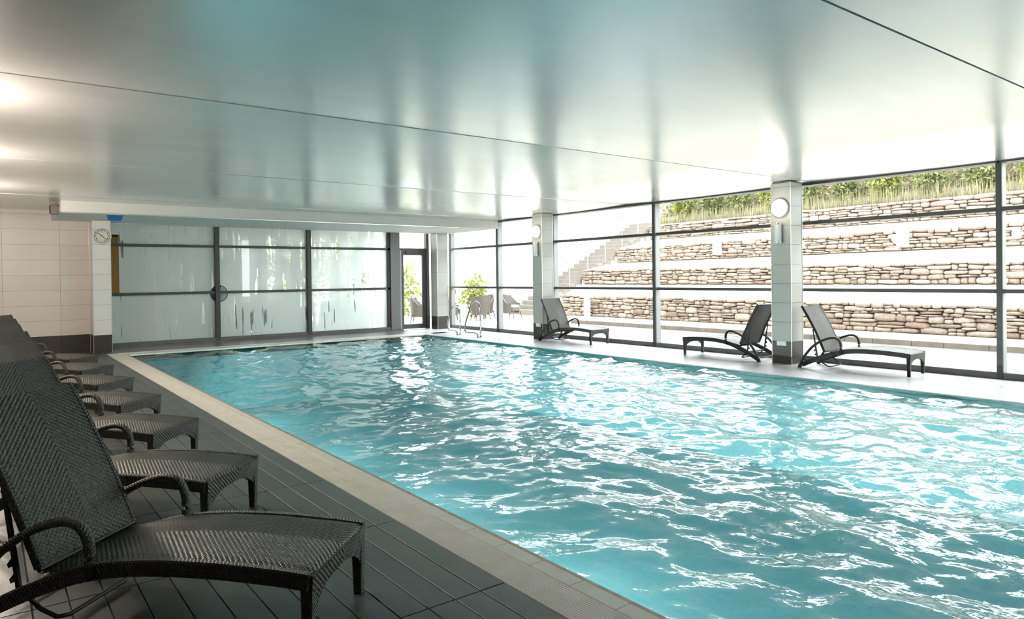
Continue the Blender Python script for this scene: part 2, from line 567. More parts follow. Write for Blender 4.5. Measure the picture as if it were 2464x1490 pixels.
slab('deck_far', 1.955, 9.33, 16.16, YF + 0.2, M['deck_far'], z1=0.0)
slab('deck_glare', 1.955, 9.33, YB, PY0 - 0.30, M['deck_glare'], z1=0.0)

# ------------------------------------------------------------------ pool basin
pool = struct('pool_basin', ((PX0 + PX1) / 2, (PY0 + PY1) / 2, -1.4))
DEEP = -1.35
box('basin_floor', PX0 - 0.2, PX1 + 0.2, PY0 - 0.2, PY1 + 0.2, DEEP - 0.2, DEEP, M['pool_floor'], pool)
for nm, a in (('basin_wall', (PX0 - 0.2, PX0, PY0, PY1)), ('basin_wall', (PX1, PX1 + 0.2, PY0, PY1)), ('basin_wall', (PX0 - 0.2, PX1 + 0.2, PY1, PY1 + 0.2)), ('basin_wall', (PX0 - 0.2, PX1 + 0.2, PY0 - 0.2, PY0))):
    box(nm, *a, DEEP, -0.16, M['pool_floor'], pool)
box('waterline_band', PX1, PX1 + 0.2, PY0, PY1, -0.16, -0.012, M['pool_band'], pool)
box('waterline_band', PX0 - 0.03, PX1 + 0.2, PY1, PY1 + 0.2, -0.16, -0.03, M['pool_band'], pool)
box('waterline_band', PX0 - 0.03, PX0, PY0, PY1, -0.16, -0.012, M['lip'], pool)
box('waterline_band', PX0 - 0.2, PX1 + 0.2, PY0 - 0.2, PY0, -0.16, -0.03, M['pool_band'], pool)

# unseen fill lights added in the near side wall to brighten water and ceiling
for k, yy in enumerate((13.6, 10.6, 7.6, 4.6, 1.6, -1.2)):
    t = thing('added_pool_light', (PX0, yy, -0.75), 'added unseen underwater fill light in the left pool wall, %s from the far end' % ('first', 'second', 'third', 'fourth', 'fifth', 'sixth')[k], 'lamp', 'added pool fill lights')
    vs = [(PX0 + d, yy + r * math.cos(2 * PI * a / 24), -0.75 + r * math.sin(2 * PI * a / 24)) for d, r in ((0.0, 0.14), (0.02, 0.13), (0.02, 0.11)) for a in range(24)]
    MB().add(vs, [(i * 24 + a, i * 24 + (a + 1) % 24, (i + 1) * 24 + (a + 1) % 24, (i + 1) * 24 + a) for i in range(2) for a in range(24)]).obj('rim', M['steel'], t, smooth=True)
    vs = [(PX0 + 0.015, yy + 0.112 * math.cos(2 * PI * a / 24), -0.75 + 0.112 * math.sin(2 * PI * a / 24)) for a in range(24)]
    MB().add(vs, [tuple(range(24))]).obj('lens', M['added_pool_lens'], t)
    ld = bpy.data.lights.new('bulb', 'AREA'); ld.energy = POOL_FILL_WATTS; ld.color = (0.95, 1.0, 1.0); ld.shape = 'DISK'; ld.size = 0.2; ld.spread = math.radians(130)
    lo = bpy.data.objects.new('bulb', ld); link(lo); lo.location = (PX0 + 0.03, yy, -0.75)
    lo.rotation_euler = Vector((1, 0, -0.25)).to_track_quat('-Z', 'Y').to_euler(); put(lo, t)

# pool edge: coping stones and overflow grating
edge = struct('trim_1', (2.1, 6.6, 0))
NG = 0.1975
slat_mb = MB()
GX0, GX1 = 1.957, 2.163
ns = 14
for k in range(ns):
    xa = GX0 + (GX1 - GX0) * k / ns
    slat_mb.box(xa - GX0, xa - GX0 + (GX1 - GX0) / ns * 0.64, 0.001, NG - 0.001, -0.014, 0.0)
for yy in (0.012, NG / 2, NG - 0.018):
    slat_mb.box(0, GX1 - GX0 - 0.006, yy, yy + 0.006, -0.026, -0.010)
grate_me = slat_mb.mesh('grating', M['grating'])
ygr = []
y = PY1 + 0.25
while y > PY0 - 0.3:
    ygr.append(y); y -= NG
for y in ygr:
    o = bpy.data.objects.new('grating', grate_me); link(o)
    o.location = (GX0, y, 0); put(o, edge)
# far grating runs across the end of the pool
nfar = int((9.33 - 2.165) / NG)
for k in range(nfar):
    o = bpy.data.objects.new('grating', grate_me); link(o)
    o.location = (2.17 + (k + 1) * NG, 15.95, 0); o.rotation_euler = (0, 0, PI / 2); put(o, edge)
box('channel', 1.955, 2.166, PY0 - 0.3, 16.16, -0.40, -0.12, M['gutter_dark'], edge)
box('channel', 2.166, 9.33, 15.945, 16.16, -0.40, -0.12, M['gutter_dark'], edge)
# coping tiles along the near-left edge
cop_me = MB().box(0, 0.094, 0.0015, 0.2985, -0.16, 0.0).mesh('coping_tile', M['coping'], bevel=0.002)
y = PY1 + 0.28
while y > PY0 - 0.3:
    o = bpy.data.objects.new('coping_tile', cop_me); link(o)
    o.location = (2.1665, y - 0.3, 0); put(o, edge)
    y -= 0.3
cop2 = MB().box(0.0015, 0.4985, 0, 0.28, -0.16, 0.0).mesh('coping_tile', M['coping'], bevel=0.003)
x = 2.268
while x < 9.33:
    o = bpy.data.objects.new('coping_tile', cop2); link(o)
    o.location = (x, PY1, 0); put(o, edge); x += 0.5
cop3 = MB().box(0, 0.275, 0.0015, 0.4985, -0.012, 0.001).mesh('coping_tile', M['deck_glare'], bevel=0.003)
y = PY1 - 0.5
while y > PY0 - 0.5:
    o = bpy.data.objects.new('coping_tile', cop3); link(o)
    o.location = (PX1, y, 0); put(o, edge); y -= 0.5
mb = MB()
mb.add([(2.261, PY0, 0.0), (2.287, PY0, -0.003), (2.287, PY0, -0.07), (2.261, PY0, -0.05), (2.261, PY1, 0.0), (2.287, PY1, -0.003), (2.287, PY1, -0.07), (2.261, PY1, -0.05)],
       [(0, 1, 5, 4), (1, 2, 6, 5), (2, 3, 7, 6), (3, 0, 4, 7), (0, 3, 2, 1), (4, 5, 6, 7)])
mb.obj('lip', M['lip'], edge)

# ------------------------------------------------------------------ water
def build_water():
    rng = np.random.default_rng(11)
    dx = 0.033
    nx = int((PX1 - PX0) / dx) + 1; ny = int((PY1 - PY0) / dx) + 1
    X, Y = np.meshgrid(np.linspace(PX0, PX1, nx), np.linspace(PY0, PY1, ny), indexing='ij')
    Z = np.zeros_like(X)
    wx = 0.10 * np.sin(1.3 * X + 0.7 * Y) + 0.08 * np.sin(0.9 * Y - 1.7 * X + 1.0)
    wy = 0.12 * np.sin(1.1 * Y - 0.6 * X + 2.0) + 0.07 * np.sin(2.1 * X + 0.4 * Y)
    Xs, Ys = X + wx, Y + wy
    for k in range(95):
        lam = 0.14 * (1.3 / 0.14) ** rng.random()
        th = rng.random() * 2 * PI
        kx, ky = np.cos(th) * 2 * PI / lam, np.sin(th) * 2 * PI / lam
        ph = rng.random() * 2 * PI
        s = 0.5 + 0.5 * np.sin(kx * Xs + ky * Ys + ph)
        env = 0.6 + 0.4 * np.sin(0.8 * X + rng.random() * 6 + (0.7 * rng.random()) * Y)
        Z += env * (lam ** 0.90) * 0.0090 * (s ** 1.6)
    Z -= Z.mean()
    V = np.stack([X, Y, Z + WATER], -1).reshape(-1, 3)
    idx = np.arange(nx * ny).reshape(nx, ny)
    F = np.stack([idx[:-1, :-1], idx[1:, :-1], idx[1:, 1:], idx[:-1, 1:]], -1).reshape(-1, 4)
    me = bpy.data.meshes.new('pool_water')
    me.vertices.add(len(V)); me.vertices.foreach_set('co', V.astype(np.float32).ravel())
    me.loops.add(F.size); me.loops.foreach_set('vertex_index', F.astype(np.int32).ravel())
    me.polygons.add(len(F)); me.polygons.foreach_set('loop_start', np.arange(0, F.size, 4, dtype=np.int32))
    me.polygons.foreach_set('use_smooth', np.ones(len(F), dtype=bool))
    me.update(calc_edges=True)
    me.materials.append(M['water'])
    o = bpy.data.objects.new('pool_water', me); link(o)
    tag(o, 'choppy turquoise water filling the indoor swimming pool', 'water', kind='stuff')
build_water()

# ------------------------------------------------------------------ ceiling
ceiling = struct('ceiling', (5, 6, CEIL))
seams = [YB, -2.1, 2.0, 6.1, 10.2, 14.3, 17.6]
for a, b in zip(seams, seams[1:]):
    P = []
    nseg = 14
    for i in range(nseg + 1):
        t = i / nseg
        yy = a + 0.005 + (b - a - 0.010) * t
        zz = CEIL - 0.026 * 4 * t * (1 - t) + 0.006 * (t - 0.5)
        P.append([(XL - 0.1, yy, zz), (XW + 0.3, yy, zz)])
    mb = MB().grid(P)
    top = [[(p[0], p[1], p[2] + 0.05) for p in reversed(r)] for r in P]
    mb.grid(top)
    n = nseg + 1
    base = 0
    for i in (0, nseg):
        mb.add([P[i][0], P[i][1], (P[i][1][0], P[i][1][1], P[i][1][2] + 0.05), (P[i][0][0], P[i][0][1], P[i][0][2] + 0.05)], [(0, 1, 2, 3)])
    mb.obj('ceiling_panel', M['ceiling'], ceiling, smooth=True)
box('roof_deck', XL - 0.3, XW + 0.75, YB - 0.3, YF + 0.9, CEIL + 0.09, CEIL + 0.35, M['seam'], ceiling)

# bulkhead over the far glazing
trim2 = struct('trim_2', (5.9, 16, 2.72))
box('bulkhead', 1.13, XW - 0.005, 14.81, YF - 0.06, 2.722, CEIL - 0.012, M['render_white'], trim2, bevel=0.004)
box('bulkhead_edge', 1.135, 9.55, 14.80, 14.83, 2.705, 2.722, M['metal_trim'], trim2)

# ------------------------------------------------------------------ walls
# left wall and back wall (outside the frame, close the room)
wl_ = struct('wall_left', (XL, 6, 0))
box('wall_core', XL - 0.25, XL - 0.012, YB, YF, 0, CEIL + 0.09, M['grout'], wl_)
def tile_run(parent, axis, fixed, a0, a1, z0, z1, tw, th, mat, thick=0.012, sign=1, name='tile'):
    """tiles on a wall plane; axis 'x' = wall runs along X at y=fixed facing -y, axis 'y' = runs along Y at x=fixed"""
    n = 0
    zz = z0
    while zz < z1 - 0.01:
        zt = min(zz + th, z1)
        aa = a0
        while aa < a1 - 0.01:
            at = min(aa + tw, a1)
            g = 0.002
            if axis == 'x':
                box(name, aa + g, at - g, fixed, fixed + thick, zz + g, zt - g, mat, parent)
            else:
                box(name, fixed - thick, fixed, aa + g, at - g, zz + g, zt - g, mat, parent)
            n += 1
            aa = at
        zz = zt
    return n
tile_run(wl_, 'y', XL, YB, 17.02, 0.36, CEIL + 0.05, 0.963 * 2, 0.31, M['wall_tile'])
tile_run(wl_, 'y', XL, YB, 17.02, 0.0, 0.36, 0.963 * 2, 0.36, M['skirting_tile'], name='skirting_tile')
wb = struct('wall_back', (5, YB, 0))
box('wall_back_face', XL, XW + 0.3, YB - 0.25, YB, 0, CEIL + 0.09, M['render_white'], wb)
# tiled stretch of the far wall, left of the glazing
wf = struct('wall_far', (0.5, 17.02, 0))
box('wall_core', XL - 0.1, 2.13, 17.034, 17.34, 0, CEIL + 0.09, M['grout'], wf)
tile_run(wf, 'x', 17.022, XL, 0.303, 0.36, CEIL + 0.05, 0.963, 0.3105, M['wall_tile'])
tile_run(wf, 'x', 17.022, 0.303, 1.95, 0.36, CEIL + 0.05, 0.963, 0.3105, M['wall_tile'])
tile_run(wf, 'x', 17.022, XL, 0.303, 0.0, 0.36, 0.963, 0.36, M['skirting_tile'], name='skirting_tile')
tile_run(wf, 'x', 17.022, 0.303, 1.95, 0.0, 0.36, 0.963, 0.36, M['skirting_tile'], name='skirting_tile')

# ------------------------------------------------------------------ tiled columns
def column(x0, x1, y0, y1, label, ztop=2.905, first=0.36, th=0.31, mat='column_tile'):
    t = thing('tiled_column', ((x0 + x1) / 2, (y0 + y1) / 2, 0), label, 'column', 'tiled columns')
    box('core', x0 + 0.01, x1 - 0.01, y0 + 0.01, y1 - 0.01, 0, ztop + 0.02, M['grout'], t)
    sk = box('skirting', x0, x1, y0, y1, 0, first - 0.002, M['skirting_tile'], t)
    z = first
    while z < ztop - 0.02:
        z2 = min(z + th, ztop)
        box('tile_course', x0, x1, y0, y1, z + 0.002, z2 - 0.002, M[mat], t)
        z = z2
    e = 0.006
    for (cx, cyy) in ((x0, y0), (x1, y0), (x0, y1)):
        box('corner_trim', cx - e if cx == x0 else cx - 0.001, cx + 0.001 if cx == x0 else cx + e, cyy - e if cyy == y0 else cyy - 0.001, cyy + 0.001 if cyy == y0 else cyy + e, 0.0, ztop, M['metal_trim'], t)
    return t
column(10.23, 10.56, 6.14, 6.48, 'tiled column between the two loungers whose backs face each other')
column(10.23, 10.56, 12.33, 12.66, 'tiled column behind the backrest of the farthest window lounger')
column(10.23, 10.57, 16.96, 17.30, 'tiled corner column beside the glass door')
column(1.785, 2.112, 16.49, 17.02, 'white tiled column that carries the wall clock', ztop=2.715, mat='white_tile')

# wall lamps and small fittings on the columns
def wall_lamp(c, normal, label, group='round opal wall lamps', watts=5.0):
    """disc lamp; normal is (+-1,0) in X"""
    t = thing('wall_lamp', c, label, 'lamp', group)
    sx = normal
    n = 32
    def prof(pts, nm, mat):
        mb = MB(); vs = []; fs = []
        for (d, r) in pts:
            for k in range(n):
                a = 2 * PI * k / n
                vs.append((c[0] + sx * d, c[1] + r * math.cos(a), c[2] + r * math.sin(a)))
        for i in range(len(pts) - 1):
            for k in range(n):
                k2 = (k + 1) % n
                fs.append((i * n + k, i * n + k2, (i + 1) * n + k2, (i + 1) * n + k))
        fs.append(tuple(range(n))); fs.append(tuple((len(pts) - 1) * n + k for k in range(n)))
        mb.add(vs, fs)
        return mb.obj(nm, mat, t, smooth=True)
    ld = bpy.data.lights.new('bulb', 'POINT'); ld.energy = watts; ld.color = (1.0, 0.86, 0.72); ld.shadow_soft_size = 0.12
    lo = bpy.data.objects.new('bulb', ld); link(lo); lo.location = (c[0] + sx * 0.26, c[1], c[2]); put(lo, t)
    prof([(0, 0.145), (0.035, 0.148), (0.04, 0.138)], 'rim', M['rim'])
    prof([(0.03, 0.136), (0.06, 0.132), (0.085, 0.115), (0.10, 0.085), (0.108, 0.04), (0.11, 0.003)], 'diffuser', M['globe'])
    return t
wall_lamp((10.23, 6.31, 2.505), -1, 'glowing round lamp on the column nearer the camera')
wall_lamp((10.23, 12.48, 2.49), -1, 'glowing round lamp on the farther window column')
for k, yy in enumerate((6.7, 9.8, 12.9)):
    column(XL, XL + 0.42, yy - 0.17, yy + 0.17, ('tiled pilaster on the left wall with the first lamp', 'tiled pilaster on the left wall with the second lamp', 'tiled pilaster on the left wall with the third lamp')[k])
    wall_lamp((XL + 0.42, yy, 2.45), 1, ('glowing round lamp on the left wall, first from the camera', 'glowing round lamp on the left wall, second from the camera', 'glowing round lamp on the left wall, third from the camera')[k], watts=135.0)

def sconce(c, label):
    t = thing('cylinder_sconce', c, label, 'wall light', 'white cylinder sconces')
    MB().cyl((c[0] - 0.06, c[1]), 0.052, c[2], c[2] + 0.33, 24).obj('tube', M['white_plastic'], t, smooth=False)
    MB().cyl((c[0] - 0.06, c[1]), 0.054, c[2] + 0.005, c[2] + 0.03, 24).obj('end_cap', M['metal_trim'], t)
    MB().cyl((c[0] - 0.06, c[1]), 0.054, c[2] + 0.30, c[2] + 0.325, 24).obj('end_cap', M['metal_trim'], t)
    box('bracket', c[0] - 0.03, c[0], c[1] - 0.03, c[1] + 0.03, c[2] + 0.08, c[2] + 0.25, M['metal_trim'], t)
sconce((10.23, 6.32, 1.937), 'short white cylinder fitting under the lamp of the nearer window column')
sconce((10.23, 12.48, 1.93), 'short white cylinder fitting under the lamp of the farther window column')
def socket(x, y, z, label):
    t = thing('wall_socket', (x, y, z), label, 'socket', 'white wall sockets')
    box('plate', x - 0.012, x, y - 0.085, y + 0.085, z, z + 0.078, M['white_plastic'], t, bevel=0.003)
    box('cover', x - 0.022, x - 0.011, y - 0.07, y + 0.07, z + 0.01, z + 0.068, M['white_plastic'], t, bevel=0.004)
socket(10.228, 6.31, 0.29, 'white socket plate low on the nearer window column')
socket(10.228, 12.48, 0.29, 'white socket plate low on the farther window column')

# clock on the left column
def clock():
    cx, cyy, cz, r = 1.957, 16.488, 2.395, 0.172
    t = thing('wall_clock', (cx, cyy, cz), 'round white wall clock with black numerals on the left column', 'clock')
    n = 48
    def ring(pts, nm, mat, smooth=True):
        vs, fs = [], []
        for (d, rr) in pts:
            for k in range(n):
                a = 2 * PI * k / n
                vs.append((cx + rr * math.cos(a), cyy - d, cz + rr * math.sin(a)))
        for i in range(len(pts) - 1):
            for k in range(n):
                k2 = (k + 1) % n
                fs.append((i * n + k, i * n + k2, (i + 1) * n + k2, (i + 1) * n + k))
        if nm == 'face':
            fs.append(tuple((len(pts) - 1) * n + k for k in range(n)))
        return MB().add(vs, fs).obj(nm, mat, t, smooth=smooth)
    ring([(0.0, r), (0.03, r), (0.04, r - 0.006), (0.04, r - 0.022), (0.022, r - 0.026)], 'rim', M['white_plastic'])
    ring([(0.0, r - 0.02), (0.022, r - 0.025)], 'face', M['clock_face'], False)
    ring([(0.0222, r - 0.026), (0.0245, r - 0.029), (0.0222, r - 0.034)], 'minute_ring', M['black'])
    for h in range(1, 13):
        cu = bpy.data.curves.new('numeral', 'FONT')
        cu.body = str(h); cu.size = 0.046; cu.offset = 0.0016; cu.extrude = 0.0006
        cu.align_x = 'CENTER'; cu.align_y = 'CENTER'
        cu.materials.append(M['black'])
        tmp = bpy.data.objects.new('numeral_text', cu); link(tmp)
        me = bpy.data.meshes.new_from_object(tmp); me.name = 'numeral'
        bpy.data.objects.remove(tmp)
        if not me.materials: me.materials.append(M['black'])
        o = bpy.data.objects.new('numeral', me); link(o)
        a = PI / 2 - h * PI / 6
        o.location = (cx + 0.112 * math.cos(a), cyy - 0.0245, cz + 0.112 * math.sin(a))
        o.rotation_euler = (PI / 2, 0, 0)
        put(o, t)
    def hand(ang, L, w, nm):
        a = PI / 2 - ang
        d = Vector((math.cos(a), 0, math.sin(a))); s = Vector((-d.z, 0, d.x))
        c = Vector((cx, cyy - 0.029, cz))
        p = [c - d * 0.02 - s * w, c - d * 0.02 + s * w, c + d * L + s * w * 0.5, c + d * L - s * w * 0.5]
        q = [v + Vector((0, 0.0025, 0)) for v in p]
        MB().add(p + q, [(0, 1, 2, 3), (7, 6, 5, 4), (0, 4, 5, 1), (1, 5, 6, 2), (2, 6, 7, 3), (3, 7, 4, 0)]).obj(nm, M['black'], t)
    hand(2 * PI * (10.37 / 12), 0.088, 0.008, 'hour_hand')
    hand(2 * PI * (22.5 / 60), 0.125, 0.006, 'minute_hand')
clock()

# speaker at the bulkhead's end, blue fitting under it
t = thing('wall_speaker', (1.06, 15.2, 2.70), 'small taupe loudspeaker at the left end of the bulkhead', 'speaker')
box('cabinet', 0.995, 1.115, 15.12, 15.30, 2.70, 2.875, M['grey_plastic'], t, bevel=0.008)
box('grille', 0.985, 0.997, 15.13, 15.29, 2.715, 2.86, M['black'], t)
box('bracket', 1.112, 1.131, 15.17, 15.24, 2.74, 2.84, M['metal_trim'], t)
t = thing('detector_housing', (1.985, 14.90, 2.59), 'blue plastic housing hanging under the front edge of the bulkhead', 'housing')
mb = MB(); P = []
for i in range(9):
    a = PI * i / 8
    P.append((math.cos(a) * 0.128 if i in (0, 8) else math.copysign(abs(math.cos(a)) ** 0.35, math.cos(a)) * 0.122, 2.70 - 0.105 * math.sin(a) ** 0.5))
vs = [(1.985 + p[0], 14.83, p[1]) for p in P] + [(1.985 + p[0], 14.97, p[1]) for p in P]
nP = len(P)
fs = [tuple(range(nP - 1, -1, -1)), tuple(range(nP, 2 * nP))] + [(i, i + 1, nP + i + 1, nP + i) for i in range(nP - 1)] + [(nP - 1, 0, nP, 2 * nP - 1)]
mb.add(vs, fs).obj('shell', M['blue_plastic'], t)
box('base_plate', 1.87, 2.10, 14.84, 14.96, 2.70, 2.721, M['white_plastic'], t)

# ------------------------------------------------------------------ right window wall
posts = [(-3.55, -3.45), (-0.02, 0.05), (3.445, 3.515), (6.46, 6.60), (9.43, 9.57), (12.60, 12.70), (14.83, 14.97), (17.18, 17.30)]
TR1, TR2, HEAD = 1.176, 2.277, 2.895
for i in range(len(posts) - 1):
    a, b = posts[i], posts[i + 1]
    y0, y1 = a[1], b[0]
    w = struct('window_%d' % (i + 1), (XW + 0.08, (y0 + y1) / 2, 0), None)
    if i == 0:
        box('post', XW, XW + 0.14, a[0], a[1], 0.0, HEAD + 0.03, M['frame'], w)
    # post between this bay and the next: dark inner cap, outer body paler, its lit side put into the colour
    ym = (b[0] + b[1]) / 2
    box('post', XW, XW + 0.035, ym - 0.035, ym + 0.035, 0.0, HEAD + 0.03, M['frame'], w, bevel=0.003)
    box('post_body', XW + 0.035, XW + 0.17, ym - 0.03, ym + 0.03, 0.0, HEAD + 0.03, M['frame_light'], w)
    for zc in (TR1, TR2):
        box('transom', XW + 0.0, XW + 0.15, y0, y1, zc - 0.027, zc + 0.027, M['frame'], w, bevel=0.003)
    box('head', XW - 0.01, XW + 0.17, y0 - 0.05, y1 + 0.05, HEAD, HEAD + 0.038, M['frame'], w)
    box('bottom_rail', XW + 0.01, XW + 0.16, y0, y1, 0.0, 0.088, M['sill_grey'], w, bevel=0.004)
    for z0, z1 in ((0.088, TR1 - 0.027), (TR1 + 0.027, TR2 - 0.027), (TR2 + 0.027, HEAD)):
        box('pane', XW + 0.085, XW + 0.097, y0, y1, z0, z1, M['glass'], w)
# blind cassettes just outside the head (the thin double lines under the window head)
for i in range(len(posts) - 1):
    y0, y1 = posts[i][1], posts[i + 1][0]
    t = bpy.data.objects['window_%d' % (i + 1)]
    box('gutter_line', XW + 0.42, XW + 0.44, y0 - 0.1, y1 + 0.1, 2.945, 2.96, M['frame'], t)
    box('gutter_line', XW + 0.62, XW + 0.64, y0 - 0.1, y1 + 0.1, 2.955, 2.97, M['frame'], t)
eave = struct('trim_3', (XW + 0.4, 6, CEIL))
box('eave_soffit', XW + 0.16, XW + 0.78, YB, 17.7, CEIL + 0.03, CEIL + 0.09, M['render_white'], eave)

# ------------------------------------------------------------------ far glazing and door
wfar = struct('window_8', (5.6, YF, 0))
bays = [(2.13, 4.40), (4.50, 6.64), (6.755, 9.0)]
FT1, FT2 = 1.172, 2.264
FTOP = 2.86
for k, (a, b) in enumerate(bays):
    for zc in (FT1, FT2):
        box('transom', a, b, YF, YF + 0.09, zc - 0.03, zc + 0.03, M['frame'], wfar)
    for z0, z1 in ((0.10, FT1 - 0.03), (FT1 + 0.03, FT2 - 0.03), (FT2 + 0.03, FTOP)):
        if k == 0 and z0 > 0.5:       # a clear strip is left beside the column
            box('pane', a, 2.40, YF + 0.06, YF + 0.072, z0, z1, M['glass'], wfar)
            box('pane', 2.40, b, YF + 0.06, YF + 0.072, z0, z1, M['frosted'], wfar)
        else:
            box('pane', a, b, YF + 0.06, YF + 0.072, z0, z1, M['frosted'], wfar)
for xm in (4.45, 6.697):
    box('post', xm - 0.05, xm + 0.05, YF - 0.02, YF + 0.02, 0.02, FTOP, M['frame'], wfar)
    box('post_body', xm - 0.05, xm + 0.012, YF + 0.02, YF + 0.18, 0.02, FTOP, M['black'], wfar)
box('post_body', 8.93, 9.01, YF + 0.0, YF + 0.2, 0.02, FTOP, M['black'], wfar)
box('bottom_rail', 2.13, 9.32, YF - 0.01, YF + 0.12, 0.02, 0.10, M['sill_grey'], wfar)
box('kerb_step', 2.13, 9.32, YF - 0.16, YF + 0.12, 0.0, 0.03, M['sill_grey'], wfar)
box('wide_post', 9.01, 9.30, YF - 0.03, YF + 0.15, 0.0, FTOP, M['frame_mid'], wfar, bevel=0.006)
# glass door
dr = struct('door_1', (9.8, YF, 0))
box('transom', 9.30, 10.23, YF, YF + 0.1, 2.235, 2.30, M['frame'], dr)
box('over_pane', 9.32, 10.20, YF + 0.05, YF + 0.062, 2.30, FTOP, M['glass'], dr)
box('jamb', 9.30, 9.36, YF, YF + 0.1, 0.0, 2.235, M['frame_light'], dr)
box('jamb', 10.16, 10.25, YF - 0.01, YF + 0.12, 0.0, FTOP, M['frame'], dr)
lf = bpy.data.objects.new('door_leaf', MB().box(9.36, 9.43, YF + 0.01, YF + 0.07, 0.02, 2.235).box(10.04, 10.16, YF + 0.01, YF + 0.07, 0.02, 2.235).box(9.43, 10.04, YF + 0.01, YF + 0.07, 0.02, 0.15).box(9.43, 10.04, YF + 0.01, YF + 0.07, 2.10, 2.235).mesh('door_leaf', M['frame']))
link(lf); put(lf, dr)
box('pane', 9.43, 10.04, YF + 0.035, YF + 0.047, 0.15, 2.10, M['glass'], lf)
MB().sweep([(9.40, YF + 0.01, 0.95), (9.40, YF - 0.04, 0.97), (9.40, YF - 0.04, 1.45), (9.40, YF + 0.01, 1.47)], 0.011, 0.011, 8).obj('handle', M['steel'], lf, smooth=True)
box('door_closer', 9.5, 9.95, YF - 0.02, YF + 0.012, 2.14, 2.20, M['frame'], lf)

# disc on the outside of the far glazing, at the first post crossing
t = thing('round_plaque', (4.49, YF + 0.04, 1.14), 'dark round plaque at the first crossing of the frosted window bars', 'plaque')
def disc(cx, yy, cz, r, th, nm, mat, a0=0.0, a1=2 * PI, r0=0.0, parent=None):
    n = 40
    vs, fs = [], []
    for k in range(n + 1):
        a = a0 + (a1 - a0) * k / n
        for rr in (r0, r):
            for d in (0, th):
                vs.append((cx + rr * math.cos(a), yy + d, cz + rr * math.sin(a)))
    for k in range(n):
        i, j = k * 4, (k + 1) * 4
        fs += [(i + 2, j + 2, j + 3, i + 3), (i, i + 1, j + 1, j), (i, j, j + 2, i + 2), (i + 1, i + 3, j + 3, j + 1)]
    return MB().add(vs, fs).obj(nm, mat, parent)
disc(4.49, YF + 0.040, 1.14, 0.20, 0.015, 'board', M['black'], PI * 0.42, PI * 1.5, 0.001, parent=t)
disc(4.49, YF + 0.042, 1.14, 0.183, 0.012, 'cover', M['grey_cover'], -PI * 0.5, PI * 0.42, 0.001, parent=t)
disc(4.49, YF + 0.040, 1.14, 0.20, 0.015, 'rim', M['black'], -PI * 0.5, PI * 0.42, 0.183, parent=t)

